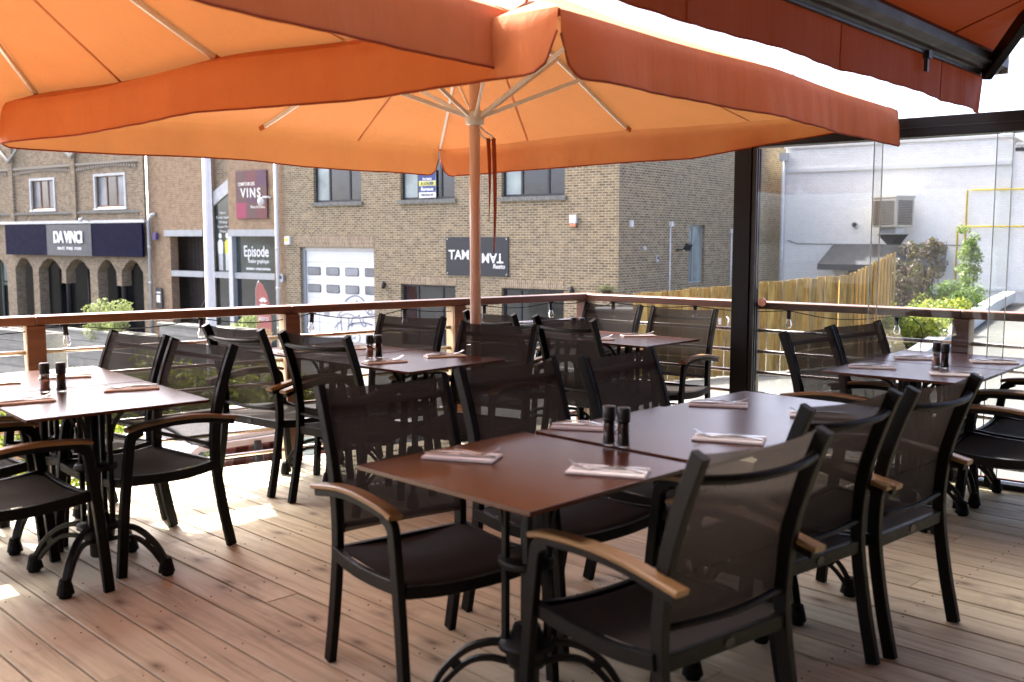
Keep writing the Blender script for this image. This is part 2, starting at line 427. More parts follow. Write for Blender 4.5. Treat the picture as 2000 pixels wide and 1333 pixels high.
def text(body, size, loc, mat, parent, name='lettering', ext=.004, align='CENTER', bold=0.0, sx=1.0, rz=0.0, space=1.0, shear=0.0):
    """lettering in a facade's local frame: x to the right, z up, facing -y"""
    cu = bpy.data.curves.new('t', 'FONT'); cu.body = body; cu.size = size; cu.extrude = ext; cu.align_x = align; cu.align_y = 'CENTER'
    cu.offset = bold; cu.space_character = space; cu.shear = shear; cu.resolution_u = 3
    t = bpy.data.objects.new('t', cu); C.objects.link(t)
    bpy.context.view_layer.update()
    me = bpy.data.meshes.new_from_object(t.evaluated_get(bpy.context.evaluated_depsgraph_get()))
    bpy.data.objects.remove(t); bpy.data.curves.remove(cu)
    me.transform(Matrix.Translation(loc) @ Matrix.Rotation(R(90), 4, 'X') @ Matrix.Rotation(rz, 4, 'Z') @ Matrix.Diagonal((sx, 1, 1, 1)))
    me.materials.clear(); me.materials.append(M[mat]); me.name = name
    o = bpy.data.objects.new(name, me); C.objects.link(o); o.parent = parent; return o

# ================================================================== SETTING
def gz(x, y):
    z = -1.10 + .0955 * x - .028 * y
    k = .25; z = max(z, -2.65) + k * math.log1p(math.exp(-abs(z + 2.65) / k)) * .5
    return min(z, -.62) if z < -.62 else -.62 + .02 * math.tanh(z)
def ground():
    m = MB(); xs = [-500, -150, -60, -40, -30] + [-24 + k * 1.5 for k in range(33)] + [30, 45, 70, 150, 500]
    ys = [-300, -80, -20] + [-8 + k * 1.5 for k in range(40)] + [60, 80, 120, 200, 600]
    nx = len(xs); f0 = 0
    for y in ys:
        for x in xs: m.v.append((x, y, gz(max(-60, min(40, x)), max(-10, min(60, y)))))
    for j in range(len(ys) - 1):
        for i in range(nx - 1): a = j * nx + i; m.f.append((a, a + 1, a + nx + 1, a + nx))
    m.sm.update(range(len(m.f)))
    m.build('ground', 'ground', None, 'structure')
ground()

# ---- deck: boards clipped to the deck outline
C0 = Vector((.56, 7.46)); DL = Vector((-.822, -.569)).normalized(); DR = Vector((.774, -.633)).normalized()
NL = Vector((-.569, .822)).normalized(); NR = Vector((.633, .774)).normalized()     # outward normals
def isect(p, d, q, e):
    den = d.x * e.y - d.y * e.x; t = ((q.x - p.x) * e.y - (q.y - p.y) * e.x) / den; return p + d * t
CC = isect(C0 + NL * .10, DL, C0 + NR * .12, DR)
POLY = [CC, CC + DL * 8.0, Vector((-6.2, -2.2)), Vector((5.6, -2.2)), CC + DR * 6.6]
def clip(poly, p, n):
    out = []
    for i in range(len(poly)):
        a, b = poly[i], poly[(i + 1) % len(poly)]; da, db = (a - p).dot(n), (b - p).dot(n)
        if da >= 0: out.append(a)
        if (da >= 0) != (db >= 0): out.append(a + (b - a) * (da / (da - db)))
    return out
deck = empty('wooden_deck'); deck['kind'] = 'structure'
rnd = random.Random(3)
bd = Vector((.7071, -.7071)); bn = Vector((.7071, .7071)); pitch = .1475; nails = MB()
k0 = -26
for k in range(k0, 40):
    s0 = k * pitch + .035; s1 = s0 + pitch - .0088
    strip = clip(clip(POLY, bn * s0, bn), bn * s1, -bn)
    if len(strip) < 3: continue
    q = [p.dot(bd) for p in strip]; lo, hi = min(q), max(q)
    cuts = [lo - .01]; x = lo + rnd.uniform(1.2, 4.2)
    while x < hi - .4: cuts.append(x); x += rnd.choice((3.0, 3.6, 4.2))
    cuts.append(hi + .01)
    for a, b in zip(cuts, cuts[1:]):
        pc = clip(clip(strip, bd * (a + .0015), bd), bd * (b - .0015), -bd)
        if len(pc) < 3: continue
        if max(p.y for p in pc) < -.3: continue
        area = sum(pc[i].x * pc[(i + 1) % len(pc)].y - pc[(i + 1) % len(pc)].x * pc[i].y for i in range(len(pc)))
        if area < 0: pc = pc[::-1]
        m = MB(); n = len(pc); dz = rnd.uniform(-.0012, .0012); cen = sum(pc, Vector((0, 0))) / n; ins = .0018
        def inset(p):
            d = cen - p; s_ = d.dot(bn); l_ = d.dot(bd)
            return p + bn * math.copysign(min(ins, abs(s_)), s_) + bd * math.copysign(min(.0015, abs(l_)), l_)
        for z, pts in ((-.028, pc), (-.0035 + dz, pc), (dz, [inset(p) for p in pc])): m.v += [(p.x, p.y, z) for p in pts]
        m.f.append(tuple(reversed(range(n)))); m.f.append(tuple(range(2 * n, 3 * n)))
        for r_ in (0, n):
            for i in range(n): j = (i + 1) % n; m.f.append((r_ + i, r_ + j, r_ + n + j, r_ + n + i))
        m.build('deck_board', 'deck_wood', deck)
    # screw heads on the joist lines
    ss = math.floor(lo / .5) * .5
    while ss < hi:
        for off in (.028, pitch - .034):
            p = bd * (ss + rnd.uniform(-.012, .012)) + bn * (s0 + off)
            if all((p - POLY[i]).dot(Vector((-(POLY[(i + 1) % 5] - POLY[i]).y, (POLY[(i + 1) % 5] - POLY[i]).x))) > .02 for i in range(5)) and -.2 < p.y:
                nails.lathe([(.0034, 0), (.0034, .0018), (0, .002)], (p.x, p.y, 0), 6, False)
        ss += .5
nails.build('screw_heads', 'cast_iron', deck, 'stuff')
fr = MB()
for i in (0, 4):
    a, b = (POLY[0], POLY[1]) if i == 0 else (POLY[4], POLY[0])
    d = (b - a).normalized(); n_ = NL if i == 0 else NR
    fr = MB(); L_ = (b - a).length; mid = (a + b) / 2 + n_ * .016
    fr.box((mid.x, mid.y, -.12), (L_, .028, .22), Matrix.Rotation(math.atan2(d.y, d.x), 3, 'Z')); fr.build('fascia_board', 'rail_wood', deck)
sub = MB()
top = [(p.x, p.y, -.16) for p in POLY]; sub.face(top if (POLY[1] - POLY[0]).cross(POLY[2] - POLY[1]) > 0 else top[::-1]); sub.build('deck_shade_sheet', 'dark_void', deck)  # dark sheet standing in for the shade seen through the board gaps
for k in range(3):
    for s_, d_ in ((DL, NL), (DR, NR)):
        p = C0 + s_ * (.6 + 2.0 * k) - d_ * .25; g_ = gz(p.x, p.y)
        MB().bbox(p.x - .06, p.x + .06, p.y - .06, p.y + .06, g_ - .1, -.16).build('support_post', 'post_wood', deck)

# ---- unseen restaurant wall behind and right of camera (carries the awning), lengthened to block sky
AD = Vector((.662, .749)).normalized(); AN = Vector((.749, -.662)).normalized()      # along bar, towards the wall
AE = Vector((2.50, 5.40))
wp = AE + AN * 3.05
m = MB(); ra = math.atan2(AD.y, AD.x); mid = wp - AD * 7.2 + AN * .15
m.box((mid.x, mid.y, 1.35), (16.6, .3, 6.2), Matrix.Rotation(ra, 3, 'Z')); m.build('unseen_wall', 'render_wall', None, 'structure')
MB().bbox(-8.5, -.6, -3.3, -3.0, -1.8, 5.2).build('unseen_wall', 'render_wall', None, 'structure')  # unseen wing wall, added to block sky light from behind left

# ================================================================== RAILINGS
def railing(label, d, post_t, end, dz, side, skip_corner):
    rz = math.atan2(d.y, d.x); o = empty('deck_railing', (C0.x, C0.y, 0), rz); tag(o, label, 'railing')
    joints = [0.0] + [t for t in post_t if t > 0.3]
    for t in post_t:
        p = MB().bbox(t - .0475, t + .0475, -.0475, .0475, -.06, .93 + dz).build('post', 'post_wood', o); bevel(p, .004)
        yy = (.049, .066) if d.x < 0 else (-.066, -.049)
        bevel(MB().bbox(t - .046, t + .046, yy[0], yy[1], .01, .929 + dz).build('post_facing', 'rail_wood', p), .003)
    # handrail in lengths that butt over the posts
    cuts = [-.055] + [t for t in post_t if t > 2] + [end]
    for a, b in zip(cuts, cuts[1:]):
        h = MB().bbox(a + .001, b - .001, -.062, .062, .932 + dz, .98 + dz).build('handrail', 'rail_wood', o); bevel(h, .007, 3)
    ts = joints + [end]
    for a, b in zip(ts, ts[1:]):
        for z in (.785, .645, .505, .365, .225, .085):
            MB().tube([(a + .03, 0, z + dz), (b - .03, 0, z + dz)], .0125, 10).build('rail_tube', 'tube_steel', o)
    return o
LT = [1.15, 2.355, 3.79, 5.25]; RT = [0.0, 1.33, 2.67, 4.0]
railing('long wooden handrail with steel tubes along the street edge, left of the corner', DL, LT, 6.6, 0, 1, True)
railing('wooden handrail with steel tubes running from the corner behind the glass screen', DR, RT, 5.4, -.003, -1, False)

def string_light(label, d, ts, cab0, cab1, tail=None):
    rz = math.atan2(d.y, d.x); o = empty('string_light', (C0.x, C0.y, 0), rz); tag(o, label, 'string light', 'festoon lights under the handrail')
    rn = random.Random(int(d.x * 100)); y0 = .02 if d.x < 0 else -.02
    knots = [cab0] + ts + [cab1]; pts = []
    for a, b in zip(knots, knots[1:]):
        sag = rn.uniform(.012, .045)
        pts += [(a + (b - a) * k / 8, y0, .925 - sag * math.sin(math.pi * k / 8)) for k in range(8)]
    pts.append((knots[-1], y0, .925))
    if tail: pts += tail
    MB().tube(pts, .0032, 6).build('cable', 'black_plastic', o)
    for t in ts:
        rot = rn.uniform(-.12, .12)
        sk = MB().lathe([(.0, .0), (.011, 0), (.0135, -.006), (.0135, -.043), (.015, -.046), (.015, -.052), (.0, -.052)], (0, 0, 0), 12)
        sk.box((0, 0, .002), (.05, .014, .01))
        s_ = sk.build('socket', 'black_plastic', o); s_.location = (t, y0, .922); s_.rotation_euler = (0, rot, 0)
        bl = MB().lathe([(.0115, -.050), (.0125, -.060), (.018, -.074), (.0205, -.086), (.019, -.098), (.0125, -.108), (0, -.112)], (0, 0, 0), 14)
        b_ = bl.build('bulb', 'bulb_glass', s_)
        MB().tube([(-.006, 0, -.055), (-.007, 0, -.08), (-.003, 0, -.09), (.002, 0, -.078), (.006, 0, -.09), (.006, 0, -.055)], .0011, 5).build('filament', 'filament', s_)
    return o
string_light('festoon cable with clear bulbs under the left street-side handrail', DL, [.355, .93, 1.56, 2.21, 2.90, 3.64, 4.35], .02, 5.0)
string_light('festoon cable with clear bulbs under the handrail behind the glass screen', DR, [.252, .926, 1.61, 2.29], .02, 2.33,
             [(2.38, -.02, .92), (2.43, -.02, .88), (2.45, -.02, .82), (2.44, -.02, .76), (2.44, -.02, .70)])

# ================================================================== GLASS SCREEN
gp = C0 - NR * .15
gs = empty('glass_screen', (gp.x, gp.y, 0), math.atan2(DR.y, DR.x)); tag(gs, 'dark framed sliding glass wind screen along the right railing', 'glass screen')
pt = 1.365
p = MB().bbox(pt - .075, pt + .045, -.055, .055, .002, 1.962).build('post', 'dark_frame', gs); bevel(p, .004)
for k in range(3): MB().bbox(pt + .047, pt + .075, -.042 + k * .03, -.028 + k * .03, .03, 1.958).build('channel', 'frame_brown', p)
b_ = MB().bbox(pt - .085, 5.2, -.07, .07, 1.965, 2.075).build('top_beam', 'dark_frame', gs); bevel(b_, .004)
MB().bbox(pt + .3, 5.2, -.0725, -.0705, 2.015, 2.018).build('beam_strip', 'black_plastic', b_)  # thin black plastic strip along the beam face
MB().bbox(pt + .05, 5.2, -.045, .045, .002, .03).build('floor_track', 'dark_frame', gs)
for k, (a, b) in enumerate(((1.43, 2.23), (2.165, 2.925), (2.83, 3.62), (3.53, 4.32), (4.24, 5.05))):
    y = (-.03, 0, .03)[k % 3]
    g_ = MB().bbox(a, b, y - .004, y + .004, .032, 1.963).build('glass_panel', 'clear_glass', gs)
    for xe in (a + .003, b - .003): MB().bbox(xe - .0018, xe + .0018, y - .0048, y + .0048, .034, 1.961).build('panel_edge', 'glass_edge', g_)
    if k == 0:
        kn = MB(); kn.sweep([(a + .075, y - .012, .985), (a + .075, y - .03, .985)], [(.026 * math.cos(q * math.pi / 8), .026 * math.sin(q * math.pi / 8)) for q in range(16)], (1, 0, 0), True, True)
        kn.build('knob', 'copper', g_)

# ================================================================== AWNING
aw = empty('awning', (AE.x, AE.y, 0), ra); tag(aw, 'dark orange folding arm awning with hanging valance over the terrace', 'awning')
LEN = 9.6; SL = .39
seams = [.03, -.62]
while seams[-1] > -LEN: seams.append(seams[-1] - 1.17)
def ripple(x, z): return .006 * math.sin(x * 9) * (2.30 - z) / .22 + .004 * math.sin(x * 31 + 1)
bar = MB().sweep([(-LEN, 0, 0), (.07, 0, 0)], [(y, z) for y, z in ((.0, 2.255), (.0, 2.30), (-.008, 2.36), (-.03, 2.372), (-.085, 2.352), (-.105, 2.325), (-.105, 2.285), (-.07, 2.272), (-.062, 2.262), (-.03, 2.262), (-.026, 2.250))], (0, 1, 0)).build('front_bar', 'bar_grey', aw)
MB().bbox(.072, .09, -.10, -.002, 2.26, 2.365).build('end_cap', 'zinc', bar)
MB().bbox(-LEN, .06, -.022, -.004, 2.238, 2.252).build('valance_rail', 'black_plastic', bar)
for i, (b, a) in enumerate(zip(seams, seams[1:])):
    n = 16
    def vf(u, v, a=a, b=b, last=(i == 0)):
        x = a + (b - a) * u; z = 2.262 - v * (.20 - .012 * math.sin(u * math.pi) * (1 if not last else .4)); fl = .035 * v * max(0, (x + .25) / .28) if last else 0
        return (x, .004 + ripple(x, z) + fl * math.sin(u * 9), z)
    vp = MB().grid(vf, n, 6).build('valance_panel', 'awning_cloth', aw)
    hp = [vf(u / 24, 1.0) for u in range(25)]
    MB().tube(hp, .0035, 5).build('hem', 'canopy_hem', vp)
    MB().tube([vf(0, v / 6) for v in range(7)], .0035, 5).build('seam', 'canopy_hem', vp)
    def cf(u, v, a=a, b=b): 
        x = a + (b - a) * u; y = -.03 - v * 3.0; return (x, y, 2.372 + v * 3.0 * SL - .03 * math.sin(v * math.pi))
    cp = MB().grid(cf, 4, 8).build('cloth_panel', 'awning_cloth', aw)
    MB().tube([tuple(Vector(cf(0, v / 8)) - Vector((0, 0, .003))) for v in range(9)], .004, 4).build('seam', 'canopy_hem', cp)
def wl(p):   # world -> awning local
    v = Matrix.Rotation(-ra, 3, 'Z') @ Vector((p[0] - AE.x, p[1] - AE.y, p[2])); return tuple(v)
ar = MB(); ar.rect([wl((2.47, 5.30, 2.245)), wl((2.44, 4.75, 2.49)), wl((2.40, 4.0, 2.78))], .05, .075); ar.build('folding_arm', 'dark_frame', aw)
MB().rect([wl((2.40, 4.0, 2.78)), wl((4.1, 3.4, 3.2)), wl((4.65, 3.2, 3.30))], .05, .075).build('folding_arm', 'dark_frame', aw)
lt = MB().bbox(-.92, -.90, -.03, -.012, 2.16, 2.255); lt.box((-.91, -.025, 2.235), (.045, .03, .035)); lt.build('latch', 'black_plastic', aw)
cas = AE + AN * 2.95

# ================================================================== UMBRELLAS
def umbrella(label, c, corners, zp, zr, straps=True, seed=1, flip=(), tuck=None):
    """c: pole foot; corners: near, right, far, left tips (x, y, z) of the cloth"""
    o = empty('parasol', (c[0], c[1], 0)); tag(o, label, 'parasol', 'square orange parasols on the terrace')
    rn = random.Random(seed); K_ = [Vector((p[0] - c[0], p[1] - c[1], p[2])) for p in corners]; top = Vector((0, 0, zp))
    def f(s): return math.sin(math.pi * abs(s)) ** 2
    def surf(k, s, v):
        A, B = K_[k], K_[(k + 1) % 4]; e = A.lerp(B, (s + 1) / 2)
        e = e * (1 - .02 * f(s)) if False else Vector((e.x * (1 - .012 * f(s)), e.y * (1 - .012 * f(s)), e.z + .022 * (1 - abs(s)) - .008 * f(s)))
        p = top.lerp(e, v); p.z -= .022 * math.sin(math.pi * v) + .05 * f(s) * v * (1 - v) - .004 * math.sin(11 * v + 6 * s + k)
        return p
    hv = .21
    for k in range(4):
        cp = MB().grid(lambda u, v, k=k: surf(k, u * 2 - 1, v), 32, 18).build('canopy_panel', 'canopy', o)
        for s_ in (-.5, .5): MB().rect([surf(k, s_, .04 + .955 * v / 14) - Vector((0, 0, .0015)) for v in range(15)], .014, .0018).build('seam', 'canopy_seam', cp)
        side = (K_[(k + 1) % 4] - K_[k]); ln = side.length; side = Vector((side.x, side.y, 0)).normalized(); out = Vector((side.y, -side.x, 0)); ph = rn.uniform(0, 6)
        def val(u, v, k=k, out=out, ph=ph, side=side, ln=ln):
            s = u * 2 - 1; e = surf(k, s * .998, 1.0); d = (1 - abs(s)) * ln / 2
            rr = .10; lo = .36
            h = hv * (1 if d > rr else lo + (1 - lo) * math.sqrt(max(0, 1 - (1 - d / rr) ** 2)))
            curl = .02 * v * max(0, 1 - d / .35) * math.sin(ph + (1 if s > 0 else 2.2))
            dm = abs(s) % 1.0; pk = max(0, 1 - (1 - abs(s)) * ln / .9)
            sw = .02 * v + (.010 * v * math.sin(s * 6 + ph) + .005 * v * math.sin(s * 17 + ph * 2) * (.4 + v)) + .003 * v * math.sin(s * 61 + ph) + .012 * pk * v * math.sin((1 - abs(s)) * 60)
            h *= 1 + .016 * math.sin(s * 5.5 + ph)
            if tuck is not None and k == tuck: h *= .30 + .70 * min(1, (s + 1) / .75)
            rnd_ = .014 * math.sin(math.pi * min(1, v * 4) * .5)
            if k in flip: return e + out * (h * v * .9) + Vector((0, 0, .012 + h * v * .50 + .006 * math.sin(s * 19)))
            return e + out * ((rnd_ + sw + curl) * min(1, .15 + d / .14)) - Vector((0, 0, h * v))
        vp = MB().grid(val, 110, 10).build('valance', 'canopy', o)
        MB().tube([val(i / 110, 1.0) for i in range(111)], .0045, 5).build('hem_piping', 'canopy_hem', vp)
    pole = MB().lathe([(.031, 0.0), (.031, zp - .02), (.0, zp - .02)], (0, 0, 0), 20).build('pole', 'pole_paint', o)
    MB().lathe([(.0, -.0), (.07, .0), (.075, .012), (.06, .03), (.02, .05), (.02, .08), (0, .085)], (0, 0, zp + .002), 16).build('finial', 'umbrella_pole', o)
    base = MB().box((0, 0, .006), (.22, .22, .012)); base.lathe([(.04, 0), (.04, .16), (.032, .16)], (0, 0, .012), 16); base.build('base_plate', 'steel', o)
    MB().lathe([(.034, -.05), (.05, -.045), (.055, -.02), (.055, .02), (.048, .03), (.034, .034)], (0, 0, zr), 16).build('runner', 'umbrella_pole', o)
    MB().lathe([(.034, -.06), (.055, -.05), (.06, 0.02), (.034, .03)], (0, 0, zp - .09), 16).build('top_hub', 'umbrella_pole', o)
    for k in range(4):
        for s in (-1.0, 0.0):
            path = [surf(k, s, v / 10) - Vector((0, 0, .016)) for v in range(1, 11)]
            path = [Vector((0, 0, zp - .075))] + path[:-1] + [surf(k, s, .985) - Vector((0, 0, .014))]
            path[0] = path[1] * .25 + path[0] * .75
            rb = MB().rect(path, .016, .026).build('rib', 'umbrella_pole', o)
            tip = path[-1]; prev = path[-2]; dd = (tip - prev).normalized()
            MB().rect([tip - dd * .04, tip + dd * .003], .022, .028).build('rib_pocket', 'canopy', rb)
            mid = surf(k, s, .47) - Vector((0, 0, .03)); rad = Vector((mid.x, mid.y, 0)).normalized()
            MB().rect([Vector((0, 0, zr)) + rad * .045, mid], .013, .022).build('strut', 'umbrella_pole', o)
    if straps:
        hd = MB(); hd.tube(smoothpath([(.03, -.02, zr - .06), (.06, -.05, zr - .09), (.105, -.08, zr - .125), (.10, -.075, zr - .145), (.05, -.045, zr - .12), (.03, -.02, zr - .09)], 5), .006, 6)
        hd.build('handle_loop', 'umbrella_pole', o)
        for j, (dx, L, tw) in enumerate(((.078, .47, .4), (.108, .64, .1))):
            rb = MB().grid(lambda u, v, dx=dx, L=L, tw=tw: (dx + (u - .5) * .024 * math.cos(tw + v * 1.2) + .008 * math.sin(v * 3), -.085 + (u - .5) * .024 * math.sin(tw + v * 1.2), zr - .13 - v * L), 2, 14)
            st = rb.build('strap', 'strap_red', o); sm = st.modifiers.new('s', 'SOLIDIFY'); sm.thickness = .002
    return o
umbrella('square orange parasol with white pole standing by the street railing', (-.212, 5.76), [(.150, 3.25, 2.125), (2.20, 5.78, 2.12), (-.574, 7.98, 2.085), (-2.80, 5.46, 2.10)], 2.90, 2.08, True, 4, (), 1)
umbrella('square orange parasol cut by the upper left frame corner, overlapping the other', (-2.265, 3.24), [(-1.98, .96, 2.16), (.009, 3.53, 2.17), (-2.55, 5.52, 2.135), (-4.54, 2.95, 2.16)], 2.98, 2.16, False, 9, (1,))

# ================================================================== FURNITURE
def make_chair():
    o = empty('armchair')
    def mirror(sx): return lambda pts: [(sx * x, y, z) for x, y, z in pts]
    for sx in (-1, 1):
        mm = mirror(sx)
        st = smoothpath(mm([(.235, -.295, 0), (.235, -.252, .2), (.235, -.222, .42), (.235, -.238, .62), (.235, -.285, .78), (.235, -.338, .912)]), 4)
        MB().rect(st, .026, .043, (1, 0, 0)).build('rear_leg', 'chair_metal', o)
        fl = smoothpath(mm([(.266, .262, 0), (.266, .235, .3), (.266, .205, .537), (.266, .188, .579), (.266, .150, .599)]), 4)
        MB().rect(fl, .026, .040, (1, 0, 0)).build('front_leg', 'chair_metal', o)
        ap = smoothpath(mm([(.266, .16, .601), (.266, .0, .609), (.264, -.14, .601), (.262, -.30, .573)]), 4)
        ab = MB().rect(ap, .03, .022, (1, 0, 0)).build('arm_support', 'chair_metal', o)
        wp_ = smoothpath(mm([(.266, .215, .606), (.266, .15, .619), (.266, .0, .628), (.264, -.14, .620), (.262, -.315, .591)]), 4)
        MB().rect(wp_, .047, .017, (1, 0, 0), .5).build('armrest', 'teak', o)
        sr = smoothpath(mm([(.252, .232, .396), (.25, .08, .380), (.25, -.08, .376), (.246, -.22, .390)]), 3)
        MB().rect(sr, .022, .042, (1, 0, 0)).build('seat_rail', 'chair_metal', o)
    fr_ = smoothpath([(-.25, .232, .388), (-.1, .232, .370), (.1, .232, .370), (.25, .232, .388)], 3)
    MB().rect(fr_, .022, .036).build('front_rail', 'chair_metal', o)
    rr_ = MB().rect([(-.23, -.228, .383), (.23, -.228, .383)], .020, .042).build('rear_rail', 'chair_metal', o)
    bd_ = MB(); bd_.sweep([(0, -.2385, .383), (0, -.2415, .383)], [(.020 * math.cos(q * math.pi / 8), .013 * math.sin(q * math.pi / 8)) for q in range(16)], (1, 0, 0)); bd_.build('badge', 'bar_grey', rr_)
    tb = smoothpath([(-.225, -.318, .848), (-.12, -.350, .842), (0, -.361, .840), (.12, -.350, .842), (.225, -.318, .848)], 4)
    MB().tube(tb, .0125, 8).build('top_bar', 'chair_metal', o)
    lb = smoothpath([(-.225, -.226, .47), (0, -.245, .465), (.225, -.226, .47)], 4)
    MB().tube(lb, .010, 8).build('lower_bar', 'chair_metal', o)
    def stile_y(z):
        pts = [(-.222, .42), (-.238, .62), (-.285, .78), (-.338, .912)]
        for (y0, z0), (y1, z1) in zip(pts, pts[1:]):
            if z <= z1: return y0 + (y1 - y0) * (z - z0) / (z1 - z0)
        return pts[-1][0]
    def back(u, v):
        z = .455 + .453 * v; x = -.240 + .480 * u
        return (x, stile_y(z) + .024 - .022 * math.sin(math.pi * u) * (.5 + .5 * v), z - .008 * math.sin(math.pi * u) * v)
    bk = MB().grid(back, 14, 14).build('back_sling', 'sling_back', o)
    for u in (.035, .965): MB().tube([Vector(back(u, v / 10)) + Vector((0, .002, 0)) for v in range(11)], .0035, 5).build('edge_seam', 'sling_seat', bk)
    def seat(u, v):
        x = -.238 + .476 * u; y = -.215 + .452 * v
        z = .406 - .016 * math.sin(math.pi * u) - .010 * math.sin(math.pi * v) - .03 * max(0, v - .86) ** 2 / .02
        return (x, y, z)
    MB().grid(seat, 14, 16).build('seat_sling', 'sling_seat', o)
    return o
proto = make_chair(); proto_used = False
GR = 'dark mesh armchairs with wooden armrests'
def chair(x, y, face, label):
    global proto_used
    c = copy_tree(proto) if proto_used else proto; proto_used = True
    c.location = (x, y, 0.0025); c.rotation_euler = (0, 0, R(face - 90)); tag(c, label, 'chair', GR); return c
chair(-.24, 3.08, -54, 'armchair on the left of the front table row, nearest the bare deck')
chair(.20, 3.56, -49, 'armchair behind the front table row, second from the left')
chair(.69, 3.95, -43, 'armchair behind the far end of the front table row')
chair(.40, 2.60, 128, 'nearest armchair, bottom right, its sunlit wooden armrest toward the camera')
chair(.82, 3.23, 129, 'middle one of three armchairs with their backs turned, right of front tables')
chair(1.24, 3.57, 132, 'rightmost of three armchairs with their backs turned, right of front tables')
chair(-1.31, 5.63, 53, 'armchair seen from behind near the railing, sun striping its seat')
chair(-.80, 5.24, 54, 'armchair seen from behind, right of the one with the sun-striped seat')
chair(-2.09, 4.76, -127, 'left one of two armchairs facing us behind the pale left table')
chair(-1.65, 4.35, -129, 'right one of two armchairs facing us behind the pale left table')
chair(-1.97, 3.82, 46, 'armchair in front of the pale left table, cut by the frame edge')
chair(-2.46, 4.33, 45, 'armchair at the far left edge, mostly outside the frame')
chair(-.79, 5.85, -121, 'armchair facing us by the railing, left of the parasol pole')
chair(-.235, 5.29, -119, 'armchair facing us right beside the parasol pole')
chair(.55, 6.21, 44, 'armchair seen from behind at the corner table, the nearer of two')
chair(.10, 6.62, 42, 'armchair seen from behind at the corner table, behind the parasol pole')
chair(.52, 6.98, -131, 'armchair in the railing corner, shadow crossing its back diagonally')
chair(.985, 6.55, -126, 'armchair facing us just left of the dark glass screen post')
chair(1.79, 5.00, -46, 'left one of two armchairs beside the far right table')
chair(2.15, 5.34, -50, 'right one of two armchairs beside the far right table')
chair(2.33, 4.66, 140, 'armchair at the right frame edge, nearer one, wooden arms toward the table')
chair(2.70, 5.11, 140, 'armchair at the right frame edge, farther one behind its neighbour')

def make_table(sx, sy):
    o = empty('bistro_table')
    tp = MB().box((0, 0, .733), (sx, sy, .013)).build('table_top', 'table_top', o); bevel(tp, .0018)
    pl = MB().box((0, 0, .7215), (.24, .06, .009)); pl.box((0, 0, .7205), (.06, .24, .008)); pl.build('top_plate', 'cast_iron', o)
    for k in range(4):
        a = math.pi / 2 * k + math.pi / 4; ca, sa = math.cos(a), math.sin(a)
        P = lambda r, z: (r * ca, r * sa, z)
        MB().rect([P(.062, .195), P(.062, .716)], .020, .020).build('column_rod', 'cast_iron', o)
        MB().rect(smoothpath([P(.07, .56), P(.085, .63), P(.13, .69), P(.21, .718)], 4), .012, .016).build('top_bracket', 'cast_iron', o)
        arm = MB(); arm.rect(smoothpath([P(.05, .205), P(.11, .208), (.18 * ca, .18 * sa, .185), P(.245, .125), P(.285, .055)], 4), .026, .018)
        arm.rect(smoothpath([P(.04, .145), P(.11, .160), P(.17, .150), P(.225, .105), P(.268, .050)], 4), .022, .016)
        arm.rect([P(.205, .135), P(.225, .155)], .018, .03)
        ag = arm.build('base_arm', 'cast_iron', o)
        MB().lathe([(.020, 0), (.024, .001), (.026, .012), (.026, .016)], P(.288, 0), 12).build('glide', 'rubber', o)
        bt = MB(); z = .014; prof = [(.034, z)]
        for i in range(6): prof += [(.034 - i * .0022, z + i * .010), (.034 - i * .0022, z + i * .010 + .006), (.030 - i * .0022, z + i * .010 + .007), (.030 - i * .0022, z + i * .010 + .010)]
        bt.lathe(prof, P(.284, 0), 12, False); bt.build('rubber_boot', 'rubber', o)
    hub = MB().lathe([(.0, .075), (.034, .075), (.038, .082), (.038, .135), (.055, .14), (.062, .16), (.062, .19), (.085, .196), (.085, .215), (.05, .225), (.04, .26), (0, .26)], (0, 0, 0), 20)
    hub.build('hub', 'cast_iron', o)
    MB().lathe([(.0, .445), (.082, .445), (.084, .45), (.084, .462), (.082, .467), (0, .467)], (0, 0, 0), 20).build('ring_plate', 'cast_iron', o)
    MB().lathe([(.018, .24), (.018, .715)], (0, 0, 0), 10).build('centre_rod', 'cast_iron', o)
    return o
t70 = make_table(.70, .70); t60 = make_table(.60, .70); used = set()
def table(proto_, x, y, rot, label, dz=0.0):
    t = copy_tree(proto_) if proto_.name in used else proto_; used.add(proto_.name)
    t.location = (x, y, .0022 + dz); t.rotation_euler = (0, 0, R(rot)); tag(t, label, 'table', 'square bistro tables with dark tops'); return t
table(t70, .043, 2.833, 45, 'dark reddish square table nearest the camera, first of the front row')
table(t70, .572, 3.312, 45, 'square table in the middle of the front row, carrying dark shakers', .006)
table(t60, 1.035, 3.775, 45, 'square table at the far end of the front row')
table(t70, -1.72, 4.04, 41, 'pale shining square table at the left, nearer half of its pair', .0)
table(t70, -2.18, 4.57, 41, 'pale shining square table at the left frame edge, farther half of its pair', .001)
table(t70, -.527, 5.32, 48, 'square table left of the parasol pole, nearer half of its pair')
table(t70, -1.055, 5.795, 48, 'square table beside the street railing post, farther half of its pair', .001)
table(t60, .755, 6.43, 47, 'grey square table in the railing corner, right half of its pair')
table(t60, .313, 6.845, 47, 'grey square table in the railing corner, left half behind armchair backs', .001)
table(t60, 1.985, 4.88, 49.5, 'grey square table by the glass screen, nearer half carrying shakers')
table(t60, 2.378, 5.34, 49.5, 'grey square table by the glass screen, farther half at right frame edge', .001)

